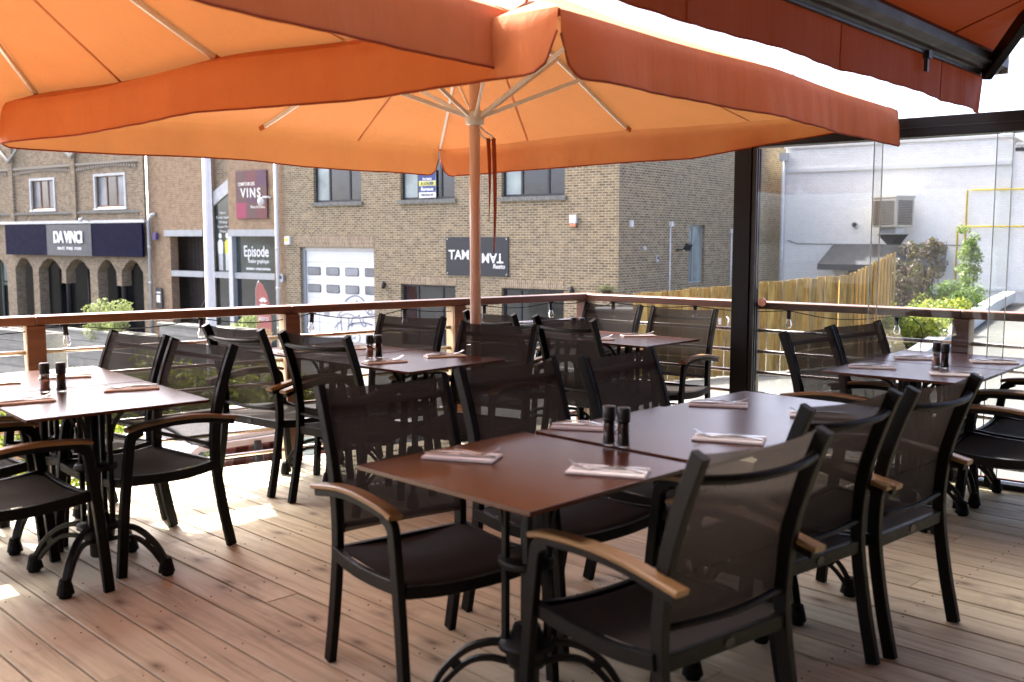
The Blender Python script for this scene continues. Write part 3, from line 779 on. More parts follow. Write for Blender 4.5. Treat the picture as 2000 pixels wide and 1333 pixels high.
# ---- place settings
def make_setting():
    n = empty('napkin_setting'); m = MB()
    m.box((0, 0, .0014), (.225, .105, .0028)); m.box((.001, .001, .0042), (.223, .103, .0024)); m.box((-.001, -.001, .0066), (.218, .100, .0020))
    nk = m.build('napkin', 'napkin', n); bevel(nk, .0012)
    # fork: handle, neck, four tines (arched)
    fk = MB(); z0 = .0085
    fk.rect(smoothpath([(-.105, .018, z0 + .002), (-.06, .017, z0 + .008), (.0, .014, z0 + .010), (.045, .012, z0 + .004)], 4), .013, .0035, (0, 1, 0))
    fk.rect(smoothpath([(.042, .012, z0 + .004), (.055, .012, z0 + .003), (.068, .012, z0 + .005)], 3), .025, .003, (0, 1, 0))
    for q in range(4): fk.rect(smoothpath([(.066, .012 + (q - 1.5) * .0062, z0 + .005), (.09, .012 + (q - 1.5) * .0062, z0 + .011), (.112, .012 + (q - 1.5) * .0058, z0 + .022)], 3), .0034, .002, (0, 1, 0))
    fk.build('fork', 'steel', n)
    kn = MB(); kn.rect(smoothpath([(-.11, -.018, z0 + .002), (-.05, -.016, z0 + .004), (.0, -.014, z0 + .003)], 4), .016, .007, (0, 1, 0)); kn.build('knife', 'steel', n)
    bl = MB(); bl.prism([(0, 0), (.10, 0), (.112, .006), (.105, .015), (.0, .015)], 0, .0016)
    bo = bl.build('knife_blade', 'steel', n); bo.location = (0, -.022, z0 + .0035); bo.rotation_euler = (R(90), 0, R(2)); 
    bo.rotation_euler = (R(-90), 0, 0); bo.location = (0, -.022, z0 + .004)
    return n
ps = make_setting(); ps_used = False
def setting(x, y, rot, label, z=.7428):
    global ps_used
    c = copy_tree(ps) if ps_used else ps; ps_used = True
    c.location = (x, y, z); c.rotation_euler = (0, 0, R(rot)); tag(c, label, 'place setting', 'napkins with fork and knife')
setting(-.15, 2.93, -17, 'napkin with fork and knife at the left of the nearest table')
setting(.27, 2.74, 163, 'napkin with fork and knife at the right of the nearest table')
setting(.25, 3.37, -15, 'napkin with cutlery left of the dark shakers on the front row', .7488)
setting(.70, 3.16, 160, 'napkin with cutlery at the right of the dark shakers, front row', .7488)
setting(.81, 3.86, -14, 'napkin with cutlery on the far table of the front row, rear side')
setting(1.14, 3.62, 165, 'napkin half hidden by an armchair back, far table of front row')
setting(-1.95, 3.93, 33, 'napkin and fork on the pale left table, in front of the shakers')
setting(-1.65, 4.27, 205, 'napkin and cutlery at the right end of the pale left table')
setting(-2.10, 4.64, 22, 'napkin with cutlery behind the shakers on the pale left table', .7438)
setting(-2.33, 4.42, 30, 'napkin cut by the left frame edge on the pale table', .7438)
setting(-.67, 5.19, 30, 'napkin with upturned fork, front corner of table left of parasol pole')
setting(-.37, 5.46, 20, 'napkin with cutlery at the right corner of table left of parasol pole')
setting(-.90, 5.84, 20, 'napkin with cutlery behind the shakers near the railing', .7438)
setting(-1.22, 5.66, 40, 'napkin seen through the mesh back of an armchair near the railing', .7438)
setting(.54, 6.36, 10, 'napkin on the corner table just right of an armchair back')
setting(.84, 6.60, 8, 'napkin on the right part of the corner table')
setting(.10, 6.78, 12, 'napkin on the left end of the corner table', .7438)
setting(1.82, 4.99, -18, 'napkin at the left end of the table by the glass screen')
setting(2.12, 4.72, 160, 'napkin in front of the shakers on table by glass screen')
setting(2.19, 5.35, -14, 'napkin behind the shakers on table by glass screen', .7438)
setting(2.53, 5.19, 165, 'napkin right of the shakers near the right frame edge', .7438)

def make_mill(fill, mat):
    o = empty('spice_mill')
    MB().lathe([(.0, .0), (.0195, .0), (.0215, .004), (.0215, .012), (.0185, .026), (.0185, .080), (.0, .080)], (0, 0, 0), 18).build('jar', 'clear_glass', o)
    MB().lathe([(0, .006), (.0165, .006), (.0165, .02), (.0168, fill), (.012, fill + .006), (0, fill + .008)], (0, 0, 0), 14).build('spice', mat, o)
    MB().lathe([(.0, .0795), (.0205, .0795), (.0205, .086), (.0195, .088), (.0205, .090), (.0205, .122), (.019, .125), (0, .125)], (0, 0, 0), 18).build('cap', 'black_plastic', o)
    MB().sweep([(0, 0, .034), (0, 0, .066)], [(.0189 * math.cos(q * math.pi / 8 + 2.2), .0189 * math.sin(q * math.pi / 8 + 2.2)) for q in range(9)] + [(.0187 * math.cos(q * math.pi / 8 + 2.2), .0187 * math.sin(q * math.pi / 8 + 2.2)) for q in reversed(range(9))], (1, 0, 0)).build('paper_label', 'letter_white' if mat == 'salt_grain' else 'wine_brown', o)
    return o
salt = make_mill(.045, 'salt_grain'); pep = make_mill(.072, 'pepper_grain'); mu = set()
def mill(pr, x, y, label, z=.7425):
    c = copy_tree(pr) if pr.name in mu else pr; mu.add(pr.name)
    c.location = (x, y, z); c.rotation_euler = (0, 0, R(-95)); tag(c, label, 'spice mill', 'salt and pepper mills')
mill(pep, .305, 3.08, 'left dark pepper mill on the front table row', .7485)
pep2 = pep
mill(pep, .347, 3.05, 'right dark pepper mill on the front table row', .7485)
mill(salt, -1.985, 4.19, 'pink salt mill with black cap on the pale left table')
mill(pep, -1.925, 4.21, 'pepper mill with black cap on the pale left table')
mill(salt, -.775, 5.39, 'pink salt mill on the table left of the parasol pole')
mill(pep, -.727, 5.40, 'pepper mill on the table left of the parasol pole')
mill(salt, 2.155, 5.02, 'pink salt mill on the table by the glass screen')
mill(pep, 2.175, 4.965, 'pepper mill on the table by the glass screen')
mill(pep, .46, 6.55, 'pepper mill on the corner table behind an armchair back')
mill(salt, .41, 6.60, 'salt mill on the corner table behind an armchair back')

# ================================================================== BUILDINGS (local frame: x along the front to the right, y into the building)
KP = (2.875, 27.0, 0.0); BR = R(-36.0)
def wall(x0, x1, z0, z1, holes, depth, y=0.0, uoff=0.0):
    m = MB(); xs = sorted({x0, x1, *[h[0] for h in holes], *[h[1] for h in holes]}); zs = sorted({z0, z1, *[h[2] for h in holes], *[h[3] for h in holes]})
    q = lambda pts, uv: m.face(pts, uv)
    for a, b in zip(xs, xs[1:]):
        for c, d in zip(zs, zs[1:]):
            mx, mz = (a + b) / 2, (c + d) / 2
            if any(h[0] < mx < h[1] and h[2] < mz < h[3] for h in holes): continue
            q([(a, y, c), (b, y, c), (b, y, d), (a, y, d)], [(a + uoff, c), (b + uoff, c), (b + uoff, d), (a + uoff, d)])
    for a, b, c, d in holes:
        e = y + depth
        q([(a, y, c), (a, e, c), (a, e, d), (a, y, d)], [(0, c), (depth, c), (depth, d), (0, d)])
        q([(b, e, c), (b, y, c), (b, y, d), (b, e, d)], [(0, c), (depth, c), (depth, d), (0, d)])
        q([(a, y, d), (b, y, d), (b, e, d), (a, e, d)][::-1], [(a, 0), (b, 0), (b, depth), (a, depth)][::-1])
        q([(a, y, c), (b, y, c), (b, e, c), (a, e, c)], [(a, 0), (b, 0), (b, depth), (a, depth)])
    return m
def rot_side(m):
    """turn a front-wall mesh (x,0,z) into the right side wall: x -> y, facing +x"""
    m.v = [(-y, x, z) for x, y, z in m.v]; return m
def slab_uv(x0, x1, z0, z1, y, t=.02):
    m = MB(); m.bbox(x0, x1, y - t, y, z0, z1)
    for i, f in enumerate(m.f): m.uv[i] = [(m.v[k][0], m.v[k][2]) for k in f]
    return m
def window(parent, x0, x1, z0, z1, mull, y, frame='window_frame', panes=('pane_dark',), fw=.07, rows=(), side=False):
    fx = rot_side if side else (lambda m: m)
    m = MB(); d = .05
    m.bbox(x0, x1, y - d, y, z0, z0 + fw); m.bbox(x0, x1, y - d, y, z1 - fw, z1)
    m.bbox(x0, x0 + fw, y - d, y, z0 + fw, z1 - fw); m.bbox(x1 - fw, x1, y - d, y, z0 + fw, z1 - fw)
    o = fx(m).build('window', frame, parent)
    xs = [x0 + fw] + [x0 + (x1 - x0) * k for k in mull] + [x1 - fw]
    for k in mull:
        xm = x0 + (x1 - x0) * k; fx(MB().bbox(xm - fw / 2, xm + fw / 2, y - d - .003, y - .003, z0 + fw, z1 - fw)).build('mullion', frame, o)
    for r_ in rows:
        zr = z0 + (z1 - z0) * r_; fx(MB().bbox(x0 + fw, x1 - fw, y - d + .004, y - .006, zr - .015, zr + .015)).build('glazing_bar', frame, o)
    for i, (a, b) in enumerate(zip(xs, xs[1:])):
        fx(MB().bbox(a, b, y - .022, y - .012, z0 + fw * .5, z1 - fw * .5)).build('pane', panes[i % len(panes)], o)
    return o

# ---- tan brick building at the corner
bm_ = empty('tan_brick_building', KP, BR); tag(bm_, 'tan brick corner building with white garage door and black framed windows', 'building')
G = (-12.59, -9.08, -2.75, 1.05)
UPW = [(-11.83, -9.60, 2.55, 4.75), (-7.89, -5.69, 2.55, 4.75), (-3.93, -1.74, 2.55, 4.75)]
LOW = [(-7.92, -5.68, -2.0, -.09), (-3.93, -1.75, -2.0, -.09)]
wall(-13.3, 0, -3.4, 6.6, [G] + UPW + LOW, .22).build('front_wall', 'tan_brick', bm_)
SW = [(4.26, 5.38, -.03, 1.77), (7.95, 9.2, 1.15, 2.75)]
rot_side(wall(0, 6.5, -3.4, 6.6, SW[:1], .2, 0, .1)).build('side_wall', 'tan_brick', bm_)
rot_side(wall(6.5, 14, -3.4, 4.6, SW[1:], .2, 0, .1)).build('side_wall', 'tan_brick', bm_)
MB().bbox(-13.3, .06, 6.55, 14.05, 4.6, 4.70).build('roof', 'sill_stone', bm_)
m = MB(); m.bbox(-13.3, 0.06, -.05, 6.5, 6.6, 6.72); m.build('roof', 'sill_stone', bm_)
MB().bbox(-13.2, -.3, .6, 6.4, -3.4, 6.5).build('interior', 'dark_void', bm_)
MB().bbox(-13.2, -.3, 6.41, 13.8, -3.4, 4.5).build('interior', 'dark_void', bm_)
for (a, b, c, d), pn in zip(UPW, (('pane_pale', 'pane_dark', 'pane_dark'), ('pane_pale', 'pane_dark', 'pane_dark'), ('pane_pale', 'pane_dark', 'pane_dark'))):
    window(bm_, a, b, c, d, (.30, .72), .16, panes=pn)
    MB().bbox(a - .07, b + .07, -.07, .12, c - .125, c - .002).build('window_sill', 'sill_stone', bm_)
for a, b, c, d in LOW:
    window(bm_, a, b, c, d, (.28, .73), .16, rows=(.36,))
    slab_uv(a - .02, b + .02, d + .002, d + .25, .001, .01).build('soldier_course', 'tan_brick_soldier', bm_)
slab_uv(G[0] - .02, G[1] + .02, G[3] + .004, G[3] + .40, .001, .012).build('soldier_course', 'tan_brick_soldier', bm_)
window(bm_, *SW[0], (.42,), .15, 'grey_steel', ('pane_pale',), .06, side=True)
window(bm_, *SW[1], (.5,), .15, 'grey_steel', ('pane_dark',), .06, side=True)
# garage door: sections, panes, mural
gd = MB().bbox(G[0] + .02, G[1] - .005, .20, .24, -2.7, G[3] - .004).build('garage_door', 'door_white', bm_)
MB().bbox(G[0], G[0] + .14, .12, .20, -2.7, G[3]).build('jamb', 'grey_steel', bm_)
MB().bbox(G[0] + .14, G[1] - .003, .13, .20, G[3] - .12, G[3] - .003).build('door_header', 'off_white', bm_)
zz = [-2.7, -2.12, -1.51, -.68, -.07, .54, .93]
for a, b in zip(zz, zz[1:]):
    sct = MB().bbox(G[0] + .145, G[1] - .004, .175, .199, a + .006, b - .006).build('door_section', 'door_white', gd); bevel(sct, .006)
for x0_ in (-12.38, -11.48, -10.57, -9.66):
    for z0_ in (.10, -.49):
        x1_ = min(x0_ + .63, G[1] - .01); cx_, cz_ = (x0_ + x1_) / 2, z0_ + .135; hw, hh, r_ = (x1_ - x0_) / 2, .14, .05
        pr = [(cx_ + sx * (hw - r_) + r_ * math.cos(t), cz_ + sz * (hh - r_) + r_ * math.sin(t)) for sx, sz, t0 in ((1, 1, 0), (-1, 1, 90), (-1, -1, 180), (1, -1, 270)) for t in (R(t0), R(t0 + 30), R(t0 + 60), R(t0 + 90))]
        MB().prism(pr, .160, .174).build('pane_frame', 'lamp_black', gd)
        pi = [(cx_ + (x - cx_) * .93, cz_ + (z - cz_) * .86) for x, z in pr]
        MB().prism(pi, .154, .159).build('pane', 'pane_grey', gd)
MB().bbox(-11.62, -11.36, .168, .174, -1.32, -.92).build('vent', 'grey_steel', gd)
for xx in (-11.85, -10.98): MB().bbox(xx - .008, xx + .008, .1705, .174, -2.6, -.95).build('wicket_joint', 'grey_steel', gd)
def zp_(x, y):   # mural point on the door plane (metres)
    return (-12.59 + (x - 85) / 860 * 3.5, 1.05 - (y - 178) / 1000 * 3.02)
strokes = [[(572, 785), (610, 740), (660, 715), (700, 708), (745, 720), (780, 750), (797, 780)], [(697, 775), (708, 762), (718, 778)],
  [(575, 860), (545, 880), (515, 905), (495, 940), (530, 938), (580, 915), (640, 918), (690, 945), (715, 935), (735, 915)], [(522, 945), (524, 1030), (528, 1110)], [(610, 950), (612, 1040), (598, 1100)],
  [(668, 945), (640, 1000), (640, 1045), (655, 1040), (655, 1005)], [(735, 925), (750, 990), (780, 1040), (805, 1035), (805, 1012), (780, 985), (775, 942), (830, 930), (900, 945), (942, 930)],
  [(745, 800), (790, 850), (850, 912), (900, 900), (915, 860)], [(445, 1082), (480, 1040), (518, 1000)], [(600, 1060), (640, 1025), (720, 1005), (800, 1000), (880, 1018), (942, 1028)],
  [(672 + (8 + 4.2 * k) * math.cos(k * .45), 1160 + (8 + 4.2 * k) * math.sin(k * .45)) for k in range(18)], [(858 + 24 * math.cos(k), 880 + 22 * math.sin(k)) for k in range(7)]]
for i, s_ in enumerate(strokes):
    P_ = smoothpath([(zp_(x, y)[0], .168, zp_(x, y)[1]) for x, y in s_ if zp_(x, y)[0] < G[1] - .03], 4)
    MB().rect(P_, .008, .028 if i in (0, 9) else .018, (0, 1, 0), .1).build('mural_line', 'ink_blue', gd)

def on(name, label, cat, x, z, build, y=0.0, group=None):
    """a small thing fixed to the tan/orange/arcade fronts; build in its own frame"""
    M_ = Matrix.Translation(KP) @ Matrix.Rotation(BR, 4, 'Z'); p = M_ @ Vector((x, y, z))
    o = empty(name, p, BR); tag(o, label, cat, group); build(o); return o
# signs
def b_tam(o):
    s = MB().bbox(-1.18, 1.18, -.035, -.005, -.58, .58).build('board', 'sign_black', o); bevel(s, .004)
    text('TAM', .40, (-.66, -.04, .03), 'letter_white', o, sx=.98, bold=.006); text('TAM', .40, (.60, -.04, -.03), 'letter_white', o, sx=.98, bold=.006, rz=math.pi)
    for t0, n_ in ((50, 'swash'), (230, 'swash')):
        MB().rect([(.02 + .10 * math.cos(R(t0 + k * 13)), -.042, (.24 if t0 < 100 else -.24) + .12 * math.sin(R(t0 + k * 13))) for k in range(10)], .006, .035, (0, 1, 0), .2).build(n_, 'letter_white', o)
    text('Resto', .19, (.84, -.04, -.29), 'letter_white', o, shear=.15, bold=.003)
    for sx in (-1, 1):
        for sz in (-1, 1): MB().bbox(sx * 1.12 - .02, sx * 1.12 + .02, -.045, -.034, sz * .52 - .02, sz * .52 + .02).build('bolt', 'steel', o)
on('restaurant_sign', 'black board sign with white lettering TAM on the tan brick wall', 'sign', -4.845, .815, b_tam)
def b_louer(o):
    MB().bbox(-.34, .34, -.02, 0, -.42, .42).build('panel', 'letter_white', o)
    for a, b, mt in ((.10, .42, 'poster_blue'), (-.05, .08, 'poster_yellow'), (-.25, -.06, 'poster_blue')): MB().bbox(-.335, .335, -.024, -.0205, a, b).build('band', mt, o)
    text('A LOUER', .13, (0, -.027, .015), 'poster_blue', o, bold=.003); text('Bureaux', .15, (0, -.027, -.155), 'letter_white', o, bold=.004); text('010 23 67 67', .09, (0, -.027, -.335), 'ink_blue', o, bold=.002); text('bureaux', .11, (0, -.027, .16), 'letter_white', o, bold=.003)
on('letting_sign', 'blue and yellow A LOUER sign in the middle upper window', 'sign', -6.83, 3.02, b_louer, .08)
def b_alarm(o):
    a = MB().bbox(-.11, .11, -.09, 0, -.06, .17).build('housing', 'white_paint', o); bevel(a, .015)
    MB().bbox(-.10, .10, -.085, -.005, -.15, -.062).build('strobe', 'copper', o)
on('alarm_siren', 'white alarm siren box with orange base high on the tan brick wall', 'alarm', -1.42, 1.83, b_alarm)
def b_lamp(o):
    MB().bbox(-.03, .03, -.03, 0, -.06, .06).build('bracket', 'lamp_black', o); l = MB().lathe([(0, -.12), (.055, -.12), (.055, .12), (0, .12)], (0, -.09, 0), 12).build('lamp_body', 'lamp_black', o)
on('wall_lamp', 'small black wall lamp just right of the garage door', 'wall lamp', -8.6, -.14, b_lamp, group='black wall lamps')
on('wall_lamp', 'small black wall lamp near the building corner above the handrail', 'wall lamp', -1.45, -.10, b_lamp, group='black wall lamps')
def b_box(w_, h_, d_, mt, extra=None):
    def f(o):
        b = MB().bbox(-w_ / 2, w_ / 2, -d_, 0, -h_ / 2, h_ / 2).build('housing', mt, o); bevel(b, .01)
        MB().bbox(-w_ * .3, w_ * .3, -d_ - .006, -d_ - .001, -h_ * .1, h_ * .3).build('cover', extra or mt, o)
    return f
on('alarm_box', 'white box with small orange mark beside the garage lintel', 'box', -13.12, 1.27, b_box(.26, .28, .1, 'white_paint', 'poster_yellow'))
on('intercom_box', 'pale grey meter box beside the white downpipe', 'box', -13.50, -.04, b_box(.22, .28, .09, 'zinc', 'sign_grey'))
on('house_number_box', 'small blue box on the orange brick beside the zinc downpipe', 'box', -20.78, 1.42, b_box(.24, .26, .1, 'blue_box', 'wine_red'))
def b_board(o):
    MB().bbox(-.2, .2, -.03, 0, -.55, .25).build('board', 'sign_black', o); MB().bbox(-.14, .10, -.036, -.031, -.32, -.02).build('sheet', 'letter_white', o); MB().bbox(-.14, .12, -.036, -.031, .04, .10).build('sheet', 'letter_white', o)
on('notice_board', 'small notice board with white sheets beside the dark entrance', 'notice board', -20.72, -.85, b_board)
def b_basket(o):
    rn = random.Random(5); MB().lathe([(.0, -.12), (.10, -.09), (.14, 0), (.15, .03)], (0, -.16, 0), 12).build('basket', 'soil', o)
    m = MB()
    for _ in range(90):
        p = Vector((rn.gauss(0, .12), -.16 + rn.gauss(0, .08), .05 + rn.gauss(0, .05))); a = Vector((rn.uniform(-1, 1), rn.uniform(-1, 1), rn.uniform(-1, 1))).normalized() * .05; b = a.cross(Vector((.3, .2, 1))).normalized() * .03
        m.face([p - a, p + b, p + a, p - b])
    m.build('foliage', 'leaf_olive', o)
on('hanging_plant', 'dry hanging plant on the brick corner above the handrail', 'plant', -.28, -.06, b_basket)

# side wall fittings (world frame of the side: local x=0 plane)
def on_side(name, label, cat, y, z, build, group=None):
    M_ = Matrix.Translation(KP) @ Matrix.Rotation(BR, 4, 'Z'); p = M_ @ Vector((0, y, z)); o = empty(name, p, BR + R(90)); tag(o, label, cat, group); build(o)
def b_cond(L):
    def f(o):
        MB().tube([(0, -.02, -L), (0, -.02, 0)], .022, 8).build('pipe', 'white_paint', o); MB().bbox(-.06, .06, -.09, 0, 0, .14).build('junction_box', 'white_paint', o); MB().tube([(.05, -.05, .07), (.22, -.05, .04)], .012, 6).build('stub', 'zinc', o)
    return f
on_side('conduit_pipe', 'thin white conduit with junction box left of the side wall window', 'pipe', 3.0, 1.70, b_cond(3.4), 'white conduits on the side wall')
on_side('conduit_pipe', 'thin white conduit with junction box near the glass screen post', 'pipe', 7.38, 1.52, b_cond(3.0), 'white conduits on the side wall')
on_side('sensor_box', 'small white sensor high on the shaded side wall near the corner', 'sensor', .63, 1.76, b_box(.12, .18, .08, 'white_paint'))
on_side('vent_outlet', 'small pale vent outlet on the shaded brick side wall', 'vent', 1.41, 1.08, b_box(.16, .10, .06, 'zinc'))
on_side('socket_box', 'small grey outlet box on the shaded brick side wall', 'box', 2.18, .78, b_box(.12, .2, .05, 'zinc', 'sign_grey'))
def b_flood(o):
    MB().rect([(0, 0, 0), (0, -.18, .02), (.05, -.3, .08)], .04, .04).build('bracket', 'lamp_black', o); MB().box((.06, -.36, .10), (.26, .12, .2), Matrix.Rotation(.5, 3, 'X')).build('lamp_head', 'lamp_black', o)
on_side('floodlight', 'black floodlight beside the narrow side wall window', 'floodlight', 3.42, 1.0, b_flood)

# ---- orange brick shop building
ob = empty('orange_brick_building', KP, BR); tag(ob, 'orange brick building with grey steel shopfront and dark entrance', 'building')
HO = [(-20.0, -17.95, -2.9, 1.42), (-17.42, -16.42, -2.9, 5.6), (-16.34, -13.95, -2.9, 1.42)]
wall(-21.33, -13.302, -3.4, 5.9, HO, .35, .07).build('wall', 'orange_brick', ob)
MB().bbox(-21.3, -13.32, .9, 1.0, -3.4, 5.8).build('back_wall', 'dark_cladding', ob)
MB().bbox(-21.33, -13.302, .02, 6, 5.9, 6.0).build('roof', 'sill_stone', ob)
for x0_, x1_ in ((-20.28, -17.9), (-16.42, -13.8)): MB().bbox(x0_, x1_, .0, .10, 1.42, 1.66).build('steel_lintel', 'grey_steel', ob)
for x0_, x1_ in ((-19.98, -17.97), (-17.40, -16.44), (-16.32, -13.97)): MB().bbox(x0_, x1_, .06, .22, -.12, .10).build('steel_beam', 'grey_steel', ob)
MB().bbox(-16.42, -16.20, .0, .22, -2.9, 1.415).build('steel_column', 'zinc', ob)
MB().bbox(-17.62, -17.42, .03, .12, -2.9, 5.6).build('steel_column', 'grey_steel', ob)
slab_uv(-17.41, -16.43, 2.9, 5.6, .30, .02).build('old_brick_infill', 'old_brick', ob)
MB().prism([(-17.41, 2.55), (-16.43, 3.05), (-16.43, 3.55), (-17.41, 3.05)], .16, .28).build('sloped_coping', 'concrete_kerb', ob)
pn = MB().prism([(-17.41, .10), (-16.43, .10), (-16.43, 3.0), (-17.41, 2.5)], .20, .21).build('window_pane', 'pane_green', ob)
MB().bbox(-16.2, -13.97, .20, .21, .10, 1.42).build('window_pane', 'pane_green', ob)
MB().bbox(-16.2, -13.97, .20, .21, -2.9, -.12).build('window_pane', 'pane_dark', ob)
MB().bbox(-17.41, -16.43, .20, .21, -2.9, -.12).build('window_pane', 'pane_dark', ob)
for k in range(9): MB().bbox(-19.95 + k * .226, -19.95 + k * .226 + .21, .84, .89, -2.9, 1.4).build('cladding_board', 'dark_cladding', ob)
for k in range(8): MB().bbox(-18.9 + .12 * k, -18.0, .45, .75, -2.7 + .17 * k - .03, -2.7 + .17 * k).build('stair_tread', 'zinc', ob)
MB().rect([(-19.2, .42, -1.9), (-17.95, .42, -.55)], .05, .07).build('stair_rail', 'sign_black', ob)
def b_epi(o):
    text('Episode', .56, (0, 0, .14), 'letter_white', o, 'lettering', .003, sx=.78, bold=.008)
    text('Atelier graphique', .20, (.12, 0, -.20), 'letter_white', o, 'lettering', .003, sx=.8, bold=.002)
    text('IMPRIMERIE + ATELIER GRAPHIQUE', .10, (.1, 0, -.48), 'letter_white', o, 'lettering', .003, sx=.85, bold=.003)
on('window_lettering', 'white Episode lettering on the upper shop window', 'lettering', -15.1, .72, b_epi, .193)
def b_list(o):
    for i, t in enumerate(('Publicité', 'Création visuelle', 'Web design', 'Support Print', 'Réseaux')): text(t, .13, (0, 0, .3 - i * .17), 'letter_white', o, 'lettering', .003, sx=.85)
on('window_lettering', 'small white lines of text on the tall slanted window', 'lettering', -16.92, 1.98, b_list, .193)
def b_fig(o):
    def leg(x): return [(x - .05, -.62), (x + .05, -.62), (x + .06, .0), (x - .06, .0)]
    for dx, top in ((-.18, 'letter_white'), (.22, 'poster_yellow')):
        MB().prism(leg(dx - .06), -.004, 0).build('decal', 'zinc', o); MB().prism(leg(dx + .06), -.004, 0).build('decal', 'zinc', o)
        MB().prism([(dx - .13, .0), (dx + .13, .0), (dx + .15, .42), (dx + .06, .52), (dx - .06, .52), (dx - .15, .42)], -.005, -.001).build('decal', top, o)
        MB().prism([(dx + .09 * math.cos(k * .8), .66 + .11 * math.sin(k * .8)) for k in range(8)], -.005, -.001).build('decal', 'letter_white', o)
on('window_decal', 'decal of two pale figures, one in yellow, on the tall slanted window', 'decal', -16.92, .78, b_fig, .195)
def b_vins(o):
    bd2 = MB().bbox(-.84, .84, -.05, -.012, -.85, .85).build('board', 'wine_purple', o)
    cols = ['wine_brown', 'wine_red', 'wine_purple', 'wine_brown', 'wine_purple', 'wine_brown', 'wine_pink', 'wine_brown', 'wine_red']
    for r_ in range(3):
        for c_ in range(3):
            MB().bbox(-.835 + c_ * .557, -.835 + (c_ + 1) * .557 - .002, -.054, -.0505, .848 - (r_ + 1) * .565, .848 - r_ * .565 - .002).build('colour_field', cols[r_ * 3 + c_], bd2)
    text('COMPTOIR DES', .165, (-.70, -.06, .37), 'letter_cream', o, align='LEFT', sx=.78, bold=.003)
    text('VINS', .46, (-.02, -.06, .04), 'letter_cream', o, sx=.92, bold=.010, space=1.3)
    text('Wines & Dreams', .14, (.74, -.06, -.45), 'letter_cream', o, align='RIGHT', sx=.8)
on('wine_shop_sign', 'dark red chequered sign reading COMPTOIR DES VINS on orange brick', 'sign', -15.05, 2.90, b_vins, .05)
def b_cam(o):
    MB().tube([(0, 0, .16), (0, -.12, .18), (-.16, -.26, .18)], .03, 8).build('bracket', 'white_paint', o)
    MB().lathe([(0, .16), (.06, .15), (.11, .08), (.12, 0), (.11, -.06), (.06, -.13), (0, -.15)], (-.2, -.3, .02), 16).build('dome', 'white_paint', o)
on('security_camera', 'white dome security camera beside the dark red sign', 'camera', -14.05, 2.60, b_cam, .06)
def b_pipe(r_, z0_, z1_, mt, elbow=False):
    def f(o):
        pts = [(0, -.09, z0_), (0, -.09, z1_)] if not elbow else [(0, -.09, z0_), (0, -.09, z1_ - .3), (.05, -.09, z1_ - .12), (.18, -.06, z1_), (.3, .04, z1_ + .04)]
        MB().tube(pts, r_, 12).build('pipe', mt, o)
        for k in range(3): MB().lathe([(r_ + .012, -.04), (r_ + .012, .04)], (0, -.09, z0_ + 1.2 + k * 1.4), 12).build('clamp', mt, o)
    return f
on('downpipe', 'white downpipe between the orange and tan brick walls', 'downpipe', -13.62, 0, b_pipe(.07, -3.0, 5.5, 'white_paint'))
on('downpipe', 'zinc downpipe with bent top right of the navy sign', 'downpipe', -21.12, 0, b_pipe(.065, -3.0, 2.25, 'zinc', True))

# ---- arcade building with navy sign
av = empty('arcade_building', KP, BR); tag(av, 'old brick arcade building with pointed arches and wooden upper windows', 'building')
AX = [(-36.6, -34.9), (-34.4, -32.35), (-31.59, -30.08), (-29.6, -27.72), (-27.39, -25.53), (-24.96, -23.59), (-23.23, -21.74)]
WU = [(-35.2, -33.0, 2.57, 3.95), (-29.98, -27.92, 2.57, 3.95), (-24.94, -22.68, 2.57, 3.97)]
wall(-40, -21.335, .62, 5.9, WU, .14, 0).build('upper_wall', 'old_brick', av)
MB().bbox(-40, -21.335, .0, 8, 5.9, 6.05).build('roof', 'sill_stone', av)
edges = [-40.0] + [e for a in AX for e in a] + [-21.335]
for i in range(0, len(edges), 2):
    a, b = edges[i], edges[i + 1]; short = b - a < .40
    m = MB(); m.bbox(a, b, 0, .45, -.60 if short else -3.4, .615)
    for q, f_ in enumerate(m.f): m.uv[q] = [(m.v[k][0] + m.v[k][1], m.v[k][2]) for k in f_]
    m.build('brick_pier', 'old_brick', av)
    if short:
        MB().lathe([(.11, -3.4), (.11, -.68), (.16, -.62), (.16, -.605)], ((a + b) / 2, .22, 0), 12).build('iron_column', 'lamp_black', av)
for a, b in AX:
    zs_ = -.02; zt = .44; c_ = (a + b) / 2; w_ = (b - a) / 2
    for sx in (-1, 1):
        poly = [(c_ + sx * w_, zs_), (c_ + sx * w_ * .55, zt - .12), (c_ + sx * w_ * .22, zt), (c_, zt + .02), (c_, .615), (c_ + sx * w_, .615)]
        if sx > 0: poly = poly[::-1]
        m = MB().prism(poly, .004, .44)
        for q, f_ in enumerate(m.f): m.uv[q] = [(m.v[k][0] + m.v[k][1], m.v[k][2]) for k in f_]
        m.build('arch_spandrel', 'old_brick', av)
MB().bbox(-40, -21.34, .85, .87, -3.4, .6).build('arcade_glazing', 'pane_arch', av)
for x in (-34.4, -33.6, -32.7): MB().bbox(x, x + .08, .78, .84, -3.4, .6).build('green_frame', 'green_paint', av)
MB().bbox(-34.3, -32.4, .79, .83, -.9, -.75).build('green_frame', 'green_paint', av)
MB().bbox(-34.3, -32.4, .835, .845, -.7, .55).build('pale_blind', 'pane_pale', av)
for x in (-27.0, -24.4, -22.5): MB().bbox(x, x + .07, .76, .84, -3.4, .6).build('glazing_post', 'lamp_black', av)
